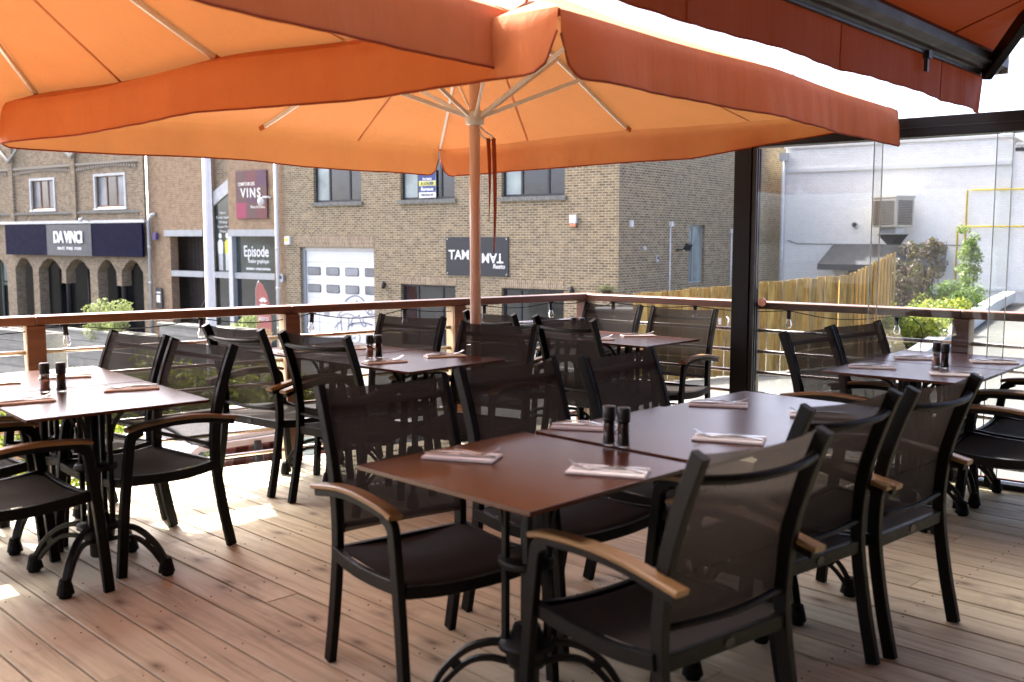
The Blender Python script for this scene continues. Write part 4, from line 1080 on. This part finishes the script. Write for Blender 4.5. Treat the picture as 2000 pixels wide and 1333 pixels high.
for (a, b, c, d) in WU:
    window(av, a + .06, b - .06, c + .04, d - .06, (.34, .66), .13, 'wood_window', ('pane_grey', 'pane_dark', 'pane_grey'), .07)
    for q in ((a, a + .10, c, d), (b - .10, b, c, d), (a + .10, b - .10, d - .10, d)): MB().bbox(q[0], q[1], -.035, .05, q[2], q[3]).build('stone_surround', 'concrete_kerb', av)
    MB().bbox(a - .05, b + .05, -.06, .05, c - .07, c - .003).build('window_sill', 'off_white', av)
for x in (-36.5, -31.45, -26.37, -21.50): 
    m = slab_uv(x - .16, x + .16, 2.1, 5.4, -.001, .10); m.build('pilaster', 'old_brick', av)
for a, b in ((-36.3, -31.65), (-31.25, -26.57), (-26.15, -21.7)):
    MB().bbox(a, b, -.09, 0.0, 2.37, 2.46).build('string_course', 'sill_stone', av)
    for k in range(int((b - a) / .18)):
        zc = 4.12 + .12 * math.sin(math.pi * (k * .18) / (b - a)); MB().bbox(a + k * .18, a + k * .18 + .10, -.06, .0, zc, zc + .12).build('corbel', 'dark_brick', av)
    MB().bbox(a, b, -.08, .0, 4.36, 4.46).build('string_course', 'dark_brick', av)
MB().bbox(-40, -21.34, -.14, -.002, 1.96, 2.08).build('zinc_ledge', 'zinc', av)
for x in (-31.45, -26.37): 
    for sx in (-1, 1): MB().rect([(x, -.15, 4.75), (x + sx * 1.1, -.15, 5.45)], .12, .12, (0, 1, 0)).build('gable_bracket', 'grey_planks', av)
def b_dv(o):
    MB().bbox(-5.25, 5.25, -.24, -.14, -.66, .66).build('fascia', 'navy', o)
    MB().bbox(-1.72, 1.72, -.255, -.242, -.66, .66).build('centre_panel', 'sign_grey', o)
    text('DA VINCI', .66, (0, -.28, .10), 'letter_white', o, ext=.02, sx=.86, bold=.026, space=.9)
    text('PRIVATE   FITNESS   STUDIO', .165, (.05, -.262, -.36), 'letter_white', o, ext=.004, sx=.9, bold=.005)
on('shop_sign', 'long navy blue fascia sign reading DA VINCI over the arches', 'sign', -26.62, 1.26, b_dv)
def b_spot(o):
    MB().rect([(0, -.1, 0), (.1, -.5, .18), (.16, -.6, .12)], .03, .03).build('arm', 'off_white', o); MB().lathe([(0, -.08), (.09, -.08), (.06, .05), (0, .06)], (.17, -.62, .08), 10).build('lamp_head', 'off_white', o)
on('sign_spotlight', 'small white spotlight arm above the navy sign', 'spotlight', -25.2, 2.02, b_spot)

# ---- white painted building on the right
WPT = (9.5, 35.0, 0.0)
wb = empty('white_brick_building', WPT, BR); tag(wb, 'white painted brick building on the right with flat parapet', 'building')
wall(0, 7.15, -2.6, 4.42, [(2.2, 5.0, -2.6, .30)], .3).build('wall', 'white_brick', wb)
wall(7.15, 18, -2.6, 4.18, [], .3, .06).build('wall', 'white_brick', wb)
m = wall(-9, 0, -2.6, 4.42, [], .2); m.v = [(y, -x - 0, z) for x, y, z in m.v]; m.build('side_wall', 'white_brick', wb)
MB().bbox(-.04, 7.2, -.05, 9, 4.422, 4.52).build('coping', 'off_white', wb)
MB().bbox(7.205, 18, .0, 9, 4.182, 4.26).build('coping', 'off_white', wb)
MB().bbox(.0, 7.12, -.055, -.002, 3.60, 3.72).build('moulding', 'white_paint', wb)
MB().bbox(2.2, 5.0, .26, .29, -2.6, .30).build('door', 'dark_cladding', wb)
MB().bbox(5.35, 18, -.05, -.002, -.28, -.20).build('plinth_band', 'white_paint', wb)
MB().tube([(.15, -.02, 1.28), (.5, -.02, 1.16), (3, -.02, 1.14), (6.2, -.02, 1.13)], .014, 6).build('cable', 'sign_grey', wb)
def onw(name, label, cat, x, y, z, build, rz=0.0):
    M_ = Matrix.Translation(WPT) @ Matrix.Rotation(BR, 4, 'Z'); p = M_ @ Vector((x, y, z)); o = empty(name, p, BR + rz); tag(o, label, cat); build(o)
def b_ac(o):
    w_, h_ = .46, .47
    b = MB().bbox(-w_, w_, -w_, w_, -h_, h_).build('casing', 'beige_box', o); bevel(b, .02)
    MB().bbox(-w_ - .02, w_ + .02, -w_ - .02, w_ + .02, h_ - .005, h_ + .05).build('lid', 'beige_box', o)
    for k in range(15):
        z = -h_ + .10 + k * .052
        MB().box((0, -w_ - .012, z), (w_ * 1.74, .016, .034), Matrix.Rotation(.5, 3, 'X')).build('louvre_slat', 'beige_dark', o)
        MB().box((w_ + .012, 0, z), (.016, w_ * 1.5, .034), Matrix.Rotation(.5, 3, 'Y')).build('louvre_slat', 'beige_dark', o)
    MB().bbox(-.30, .30, -.22, .22, -h_ - .20, -h_ - .002).build('duct_collar', 'zinc', o)
    MB().prism([(-.40, -h_ - .22), (.40, -h_ - .22), (.12, -h_ - .55), (-.02, -h_ - .55)], -.2, .3).build('bracket', 'lamp_black', o)
onw('air_cooler', 'beige louvred air cooler mounted high on the white wall', 'air cooler', 3.86, -.74, 2.17, b_ac, R(-22))
def b_awn(o):
    top = [(-1.75, 0, .36), (1.85, 0, .36)]; bot = [(-1.95, -1.0, -.30), (2.05, -1.0, -.30)]
    m = MB(); n = 4
    for k in range(n):
        a, b = k / n, (k + 1) / n; L = lambda p, q, t: tuple(Vector(p).lerp(Vector(q), t))
        pn_ = MB(); pn_.face([L(*bot, a), L(*bot, b), L(*top, b), L(*top, a)]); pnl = pn_.build('cloth_panel', 'awning_slate', o); s_ = pnl.modifiers.new('s', 'SOLIDIFY'); s_.thickness = .012
        v_ = MB(); q0, q1 = Vector(L(*bot, a)), Vector(L(*bot, b)); v_.face([q0 - Vector((0, .004, .19)), q1 - Vector((0, .004, .19)), q1, q0]); vo = v_.build('valance', 'awning_slate', o); s_ = vo.modifiers.new('s', 'SOLIDIFY'); s_.thickness = .01
    for sx, i in ((-1, 0), (1, 1)):
        t_ = MB(); t_.face([top[i], bot[i], tuple(Vector(bot[i]) - Vector((0, 0, .19))), tuple(Vector(top[i]) - Vector((0, 0, .85)))]); to = t_.build('side_panel', 'awning_slate', o); s_ = to.modifiers.new('s', 'SOLIDIFY'); s_.thickness = .01
onw('shop_awning', 'dark slate awning over the doorway in the white wall', 'awning', 3.52, -.01, .80, b_awn)
def b_vent(o):
    MB().sweep([(0, -.01, 0), (0, -.07, 0)], [(.10 * math.cos(q * math.pi / 8), .10 * math.sin(q * math.pi / 8)) for q in range(16)], (1, 0, 0)).build('ring', 'zinc', o)
    MB().sweep([(0, -.06, 0), (0, -.10, 0)], [(.07 * math.cos(q * math.pi / 8), .07 * math.sin(q * math.pi / 8)) for q in range(16)], (1, 0, 0)).build('grille', 'lamp_black', o)
onw('round_vent', 'small round black vent on the white wall left of the cooler', 'vent', 2.46, 0, 1.80, b_vent)
def b_gas(o):
    MB().tube([(0, 0, -.2), (0, 0, 3.55), (.2, 0, 3.55), (3.6, 0, 3.54)], .028, 8).build('pipe', 'yellow_pipe', o)
    MB().tube([(-.22, -.06, -1.0), (-.22, -.06, 2.42), (0.0, -.06, 2.42), (3.6, -.06, 2.41)], .028, 8).build('pipe', 'yellow_pipe', o)
onw('gas_pipe', 'yellow gas pipes running up and along the white wall', 'pipe', 5.92, -.08, -.70, b_gas)
def b_dpw(o): MB().tube([(0, -.1, -3), (0, -.1, 4.2)], .075, 12).build('pipe', 'zinc', o); MB().bbox(-.13, .13, -.22, .0, 4.0, 4.28).build('hopper', 'zinc', o)
onw('downpipe', 'pale downpipe at the left end of the white wall', 'downpipe', -.02, -.02, 0, b_dpw)
def b_lampw(o): MB().rect([(0, 0, 0), (0, -.3, .08)], .04, .04).build('arm', 'lamp_black', o); MB().box((0, -.36, .02), (.3, .16, .1)).build('lamp_head', 'lamp_black', o)
onw('wall_light', 'black wall light under the parapet at the right frame edge', 'wall light', 7.42, .06, 4.0, b_lampw)

# ================================================================== FENCE, KERB, VEGETATION, STREET
fn = empty('wooden_fence', (0, 0, 0)); tag(fn, 'yellow brown vertical board fence in front of the white building', 'fence')
rn = random.Random(11)
def boards(p, q, zt0, zt1, pitch_=.128, wd=.145):
    p, q = Vector(p), Vector(q); L = (q - p).length; d = (q - p) / L; n = Vector((d.y, -d.x)); k = int(L / pitch_)
    for i in range(k + 1):
        t = i / k; c = p + d * (L * t); off = .03 if i % 2 else -.022; c2 = c + n * off; zt = zt0 + (zt1 - zt0) * t + rn.uniform(-.012, .012); zb = gz(c.x, c.y) + .03
        m = MB(); m.box((0, 0, (zt + zb) / 2), (.118 if i % 2 else .135, .021, zt - zb)); o = m.build('board', 'fence_wood', fn); o.location = (c2.x, c2.y, 0); o.rotation_euler = (0, 0, math.atan2(d.y, d.x) + rn.uniform(-.012, .012))
    for t in (.02, .5, .97):
        c = p + d * (L * t) - n * .09; zb = gz(c.x, c.y); MB().bbox(c.x - .05, c.x + .05, c.y - .05, c.y + .05, zb - .1, zt0 + (zt1 - zt0) * t - .1).build('post', 'fence_wood', fn)
boards((2.35, 18.7), (6.27, 18.5), .34, .70)
boards((6.33, 18.55), (8.02, 21.0), .72, 1.07)
for x, z in ((4.0, -.22), (3.72, -.95)):
    h = MB(); h.tube(smoothpath([(x, 18.5, z + .14), (x + .03, 18.44, z + .09), (x + .01, 18.44, z), (x + .03, 18.5, z - .04)], 4), .014, 6); h.build('gate_handle', 'off_white', fn)
    MB().box((x - .12, 18.53, z + .05), (.05, .02, .12)).build('gate_plate', 'off_white', fn)
sb = empty('storage_locker', (2.05, 19.6, gz(2.05, 19.6)), R(-20)); tag(sb, 'dark blue grey metal locker left of the board fence', 'locker')
bevel(MB().bbox(-.36, .36, -.3, .3, 0, 1.42).build('body', 'anthracite', sb), .02); MB().bbox(-.34, .34, -.315, -.302, .05, 1.36).build('door', 'anthracite', sb); MB().bbox(-.40, .40, -.34, .34, 1.425, 1.46).build('lid', 'zinc', sb)

kb = MB(); pts = []
for k in range(13):
    t = k / 12; x, y = 7.15 + (15.0 - 7.15) * t, 17.6 + (30.0 - 17.6) * t; pts.append((x, y, gz(x, y) + .12 + .12 * t))
kb.rect(pts, .34, .30, None, .1); tag(kb.build('kerb_wall', 'concrete_kerb'), 'pale concrete kerb climbing beside the hedge bed toward the white building', 'kerb')
br_ = MB(); br_.face([(7.3, 18.6, 0), (8.9, 20.6, 0), (14.2, 29.3, 0), (11.0, 29.8, 0), (8.2, 21.6, 0)]); br_.v = [(x, y, gz(x, y) + .06) for x, y, z in br_.v]; br_.build('planting_bed', 'soil', None, 'structure')

def leaves(m, c, rad, n, size, rn, shell=.5, up=.2, aspect=.5):
    c = Vector(c)
    for _ in range(n):
        while True:
            p = Vector((rn.uniform(-1, 1), rn.uniform(-1, 1), rn.uniform(-1, 1)))
            if p.length <= 1 and (p.length > shell or rn.random() < .35): break
        q = c + Vector((p.x * rad[0], p.y * rad[1], p.z * rad[2]))
        nr = (p.normalized() + Vector((rn.gauss(0, .6), rn.gauss(0, .6), rn.gauss(0, .6) + up))).normalized()
        a = nr.cross(Vector((rn.uniform(-1, 1), rn.uniform(-1, 1), rn.uniform(-1, 1)))).normalized(); b = nr.cross(a); s = size * rn.uniform(.6, 1.35)
        m.face([q - a * s, q + b * s * aspect + nr * s * .12, q + a * s, q - b * s * aspect + nr * s * .12])
def shrub(name, label, cat, x, y, z0, clumps, mat, size, seed, stems=3, group=None, h=1.0, aspect=.5):
    rn = random.Random(seed); o = empty(name, (x, y, z0)); tag(o, label, cat, group); m = MB()
    for (dx, dy, dz, rx, ry, rz_, n) in clumps: leaves(m, (dx, dy, dz), (rx, ry, rz_), n, size, rn, aspect=aspect)
    m.build('foliage', mat, o)
    for k in range(stems):
        a = rn.uniform(0, 6.28); cl = clumps[k % len(clumps)]
        MB().tube(smoothpath([(.05 * math.cos(a), .05 * math.sin(a), -.05), (cl[0] * .5 + .06 * math.cos(a), cl[1] * .5, cl[2] * .5), (cl[0], cl[1], cl[2] + cl[5] * .5)], 4), .022, 6, [1 - .75 * q / 8 for q in range(9)]).build('stem', 'bark', o)
    return o
def blob(rn, n, w_, d_, h0, h1, r_, cnt):
    return [(rn.uniform(-w_, w_), rn.uniform(-d_, d_), rn.uniform(h0, h1), r_ * rn.uniform(.7, 1.2), r_ * rn.uniform(.7, 1.2), r_ * rn.uniform(.6, 1.1), cnt) for _ in range(n)]
# hedge beyond the parked car
rr = random.Random(21)
for i, t in enumerate((.95, 1.6, 2.3, 3.05)):
    p = C0 + DL * (t + .3) + NL * 3.9; lab = ('yellow green leafy shrub behind the car, rightmost', 'yellow green leafy shrub behind the car, seen between armchair legs', 'yellow green leafy shrub beyond the pale left table', 'yellow green leafy shrub at the left, lowest part hidden by chairs')[i]
    shrub('leafy_shrub', lab, 'shrub', p.x, p.y, gz(p.x, p.y), blob(rr, 20, .42, .42, .5, 1.72 - .12 * (i == 0), .28, 190), 'leaf_hedge', .042, 30 + i, 4, 'yellow green shrubs behind the car')
# far potted olives on the plank terrace
def planter(label, x, y, L, rz_, h, z):
    o = empty('plank_planter', (x, y, z), rz_); tag(o, label, 'planter', 'grey plank planters across the street')
    k = 0; zz_ = 0.0
    while zz_ < h - .05:
        MB().bbox(-L / 2, L / 2, -.33, -.295, zz_, zz_ + .19).build('plank', 'grey_planks', o); MB().bbox(-L / 2, L / 2, .295, .33, zz_, zz_ + .19).build('plank', 'grey_planks', o); zz_ += .2
    for sx in (-1, 1): MB().bbox(sx * L / 2 - .02, sx * L / 2 + .02, -.29, .29, 0, zz_).build('end_board', 'grey_planks', o)
    MB().bbox(-L / 2 + .03, L / 2 - .03, -.29, .29, 0, zz_ - .12).build('soil', 'soil', o)
    MB().bbox(-L / 2 - .04, L / 2 + .04, -.38, -.26, zz_ + .001, zz_ + .05).build('cap_board', 'grey_planks', o)
    return o
for lab, px, L in (('grey plank planter across the street at the left frame edge', -11.6, 2.6), ('grey plank planter across the street below the olive bush', -8.9, 2.5), ('grey plank planter across the street, right of the olive bush', -6.3, 2.4)):
    y = 22 + (-8.9 - px) * .55; planter(lab, px, y, L, BR, 1.7, gz(px, y))
shrub('olive_bush', 'pale green olive bush in front of the arcade', 'bush', -8.95, 22.0, gz(-8.95, 22) + 1.42, blob(random.Random(4), 13, .33, .25, .30, 1.02, .24, 160), 'leaf_olive', .045, 5, 5, aspect=.28)
shrub('olive_bush', 'pale green feathery bush in front of the shop window', 'bush', -6.55, 24.6, gz(-6.55, 24.6), blob(random.Random(8), 18, .42, .35, .5, 1.75, .28, 170), 'leaf_olive', .05, 6, 5, aspect=.25)
# right side plants
shrub('columnar_tree', 'slim light green columnar tree in front of the white wall', 'tree', 12.35, 27.0, gz(12.35, 27), blob(random.Random(9), 24, .18, .18, .45, 2.3, .20, 70), 'leaf_tree', .05, 10, 4)
for i, (x, y, h, lab) in enumerate(((9.95, 25.2, 2.1, 'dark red leaved shrub left of the slim tree, thinner one'), (10.75, 25.8, 2.0, 'dark red leaved shrub nearest the slim green tree'), (9.45, 24.2, 1.5, 'dark red leaved shrub next to the fence end'))):
    shrub('red_shrub', lab, 'shrub', x, y, gz(x, y), blob(random.Random(50 + i), 20, .30, .25, .3, h, .20, 70), 'leaf_red', .05, 60 + i, 5, 'dark red shrubs')
hd = [(8.1, 19.9, .55), (8.7, 20.8, .5), (9.3, 21.8, .55), (9.9, 22.9, .6), (10.5, 24.0, .6), (11.2, 25.2, .75), (11.9, 26.4, .85), (8.9, 22.4, .6)]
hl = ['lowest clump of the green hedge beside the kerb', 'second clump up in the green hedge beside the kerb', 'third clump up in the green hedge beside the kerb', 'middle clump of the green hedge beside the kerb', 'fifth clump up in the green hedge beside the kerb', 'rounded green hedge clump under the slim tree', 'highest clump of the green hedge near the white wall', 'green hedge clump against the fence end']
for i, (x, y, h) in enumerate(hd):
    shrub('hedge_shrub', hl[i], 'shrub', x, y, gz(x, y), blob(random.Random(70 + i), 12, .42, .42, .15, h, .3, 170), 'leaf_green' if i in (5, 6) else 'leaf_hedge', .045, 80 + i, 3, 'hedge clumps beside the kerb')

# lamp mast, far mast
def mast(label, x, y, h, r0, r1, head=True):
    z = gz(x, y); o = empty('lamp_mast', (x, y, z)); tag(o, label, 'lamp post', 'street lamp masts')
    MB().lathe([(r0 * 1.6, 0), (r0 * 1.6, .5), (r0 * 1.05, .56), (r0, .6), (r1, h)], (0, 0, 0), 16).build('mast', 'off_white', o)
    if head: MB().rect([(0, 0, h), (.5, -.2, h + .12), (1.0, -.4, h + .12)], .06, .05).build('bracket', 'off_white', o); MB().box((1.2, -.48, h + .12), (.5, .2, .1), Matrix.Rotation(-.38, 3, 'Z')).build('lamp_head', 'zinc', o)
mast('pale tapered lamp mast rising behind the railing in front of the shop', -4.85, 16.0, 8.5, .088, .045)
mast('distant grey lamp mast tip visible between awning and parasol', 11.0, 40.0, 9.1, .12, .10, False)
# feather flag
ff = empty('feather_flag', (-7.65, 30.6, gz(-7.65, 30.6)), BR); tag(ff, 'dusty red feather flag with white emblem in front of the shop', 'flag')
MB().tube([(-.36, 0, 0), (-.36, 0, 1.6), (-.33, 0, 2.4), (-.2, 0, 2.62)], .014, 6).build('pole', 'zinc', ff)
fg = [(-.35, .55), (.30, .55), (.36, 1.2), (.33, 1.75), (.2, 2.2), (0, 2.48), (-.2, 2.6), (-.36, 2.4)]
fo = MB().prism(fg, -.006, .004).build('banner', 'red_flag', ff)
for k in range(5):
    a = R(30 + 30 * k); MB().rect([(.0 + .05 * math.cos(a), -.012, 1.95 + .05 * math.sin(a)), (.0 + .2 * math.cos(a), -.012, 1.95 + .17 * math.sin(a))], .006, .045, (0, 1, 0), .3).build('emblem', 'letter_white', fo)
MB().prism([(.0 + .17 * math.cos(R(200 + 14 * k)), 1.95 + .12 * math.sin(R(200 + 14 * k))) for k in range(11)], -.014, -.008).build('emblem', 'letter_white', fo)
text('RESTO', .16, (0, -.012, 1.45), 'letter_white', fo, 'lettering')
MB().lathe([(.0, 0), (.25, 0), (.25, .06), (.05, .09), (0, .09)], (-.36, 0, 0), 14).build('foot', 'lamp_black', ff)

# ---- parked white car below the deck
def car(label, x, y, rz_):
    o = empty('parked_car', (x, y, gz(x, y)), rz_); tag(o, label, 'car')
    L, W, = 4.1, .86
    # lower body: sections (x, half width, top z, nose rounding)
    S = [(-2.05, .70, .72), (-1.98, .80, .90), (-1.5, .86, .96), (-.9, .865, .95), (.0, .865, .94), (.75, .86, .95), (1.2, .85, .92), (1.7, .80, .82), (1.98, .72, .70), (2.06, .60, .58)]
    m = MB(); n = 0
    for xx, w_, zt in S:
        prof = [(0, .20), (w_ * .80, .20), (w_ * .97, .30), (w_, .55), (w_ * .985, zt - .10), (w_ * .93, zt - .02), (w_ * .6, zt + .02), (0, zt + .035)]
        ring = prof + [(-a, b) for a, b in reversed(prof[1:-1])]; n = len(ring); m.v += [(xx, a, b) for a, b in ring]
    for i in range(len(S) - 1):
        for j in range(n): a = i * n + j; b = i * n + (j + 1) % n; m.f.append((a, a + n, b + n, b))
    m.f.append(tuple(range(n))); m.f.append(tuple(reversed(range((len(S) - 1) * n, len(S) * n)))); m.sm.update(range(len(m.f) - 2))
    m.build('body', 'car_white', o)
    # greenhouse outline
    G_ = [(-1.85, .74, .98), (-1.55, .66, 1.32), (-1.1, .62, 1.415), (-.4, .61, 1.45), (.2, .62, 1.43), (.42, .63, 1.39), (1.15, .74, .96)]
    rf = MB().grid(lambda u, v: (lambda k, f_: (G_[k][0] + (G_[k + 1][0] - G_[k][0]) * f_, (2 * u - 1) * (G_[k][1] + (G_[k + 1][1] - G_[k][1]) * f_), (G_[k][2] + (G_[k + 1][2] - G_[k][2]) * f_) + .035 * (1 - (2 * u - 1) ** 2)))(1 + min(3, int(v * 4)), min(1, v * 4 - min(3, int(v * 4)))), 10, 16)
    ro = rf.build('roof', 'car_white', o); s_ = ro.modifiers.new('s', 'SOLIDIFY'); s_.thickness = .03
    ws = MB(); ws.grid(lambda u, v: (.42 + .73 * v, (2 * u - 1) * (.61 + .10 * v), 1.385 - .42 * v + .03 * (1 - (2 * u - 1) ** 2)), 8, 4).build('windscreen', 'car_glass', o)
    MB().grid(lambda u, v: (-1.56 - .30 * v, (2 * u - 1) * (.62 + .08 * v), 1.315 - .32 * v + .03 * (1 - (2 * u - 1) ** 2)), 8, 4).build('rear_window', 'car_glass', o)
    for sy in (-1, 1):
        def sd_(x_, t): return (x_, sy * (.80 - .175 * t), .95 + .45 * t)
        for a0, a1, b0, b1 in ((.98, .30, .02, .0), (-.05, -.07, -.92, -.88), (-.99, -.96, -1.62, -1.42)):
            w_ = MB(); w_.face([sd_(a0, 0), sd_(a1, .93), sd_(b1, .93), sd_(b0, 0)][::sy]); w_.build('side_window', 'car_glass', o)
        for xa, xb in (((1.12), .40), (-.015, -.03), (-.955, -.92), (-1.75, -1.52)):
            MB().rect([sd_(xa, -.02), sd_(xb, 1.0)], .05, .075, (1, 0, 0)).build('pillar', 'car_white' if xa > .5 or xa < -1.5 else 'car_black', o)
        MB().rect([sd_(.42, .99), sd_(-.4, 1.04), sd_(-1.5, .90)], .04, .05).build('roof_rail', 'car_white', o)
        MB().box((.82, sy * .95, 1.0), (.12, .2, .13)).build('mirror', 'car_white', o)
        hl_ = MB().box((1.86, sy * .60, .66), (.22, .26, .13)).build('headlight', 'clear_glass', o); tl = MB().box((-2.0, sy * .68, .80), (.08, .2, .22)).build('tail_light', 'wine_red', o)
        for xw in (1.3, -1.28):
            t_ = MB().sweep([(xw, sy * .68, .31), (xw, sy * .885, .31)], [(.31 * math.cos(q * math.pi / 12), .31 * math.sin(q * math.pi / 12)) for q in range(24)], (1, 0, 0)).build('wheel', 'tyre', o)
            MB().sweep([(xw, sy * .88, .31), (xw, sy * .897, .31)], [(.2 * math.cos(q * math.pi / 8), .2 * math.sin(q * math.pi / 8)) for q in range(16)], (1, 0, 0)).build('rim', 'zinc', t_)
        for xs_ in (.15, -.8):
            st = MB().box((xs_, sy * .36, .72), (.5, .48, .16)); st.box((xs_ - .3, sy * .36, 1.0), (.14, .46, .56), Matrix.Rotation(-.25, 3, 'Y')); st.build('car_seat', 'seat_red', o)
            MB().box((xs_ - .38, sy * .36, 1.27), (.09, .24, .16)).build('headrest', 'seat_red', o)
    return o
pc_ = C0 + DL * 2.10 + NL * 2.02
car('white hatchback parked just below the deck, seen between armchair legs', pc_.x, pc_.y, math.atan2(DL.y, DL.x))

# ---- fallen leaves on the deck
for i, (x, y, a, lab) in enumerate(((2.33, 5.42, .4, 'curled dry leaf on the deck under the right table'), (-.62, 4.35, 1.9, 'small dry leaf on the deck left of the front table row'), (.62, 4.75, 2.7, 'dry leaf on the deck behind the front table row'))):
    lf = MB().grid(lambda u, v: ((u - .5) * .07, (v - .5) * .045 * math.sin(math.pi * min(.98, max(.04, u))) , .006 + .012 * (2 * u - 1) ** 2 + .010 * abs(2 * v - 1)), 8, 4).build('dry_leaf', 'leaf_dry'); lf.location = (x, y, 0); lf.rotation_euler = (0, 0, a); tag(lf, lab, 'leaf', 'fallen leaves on the deck')
    sm = lf.modifiers.new('s', 'SOLIDIFY'); sm.thickness = .0012
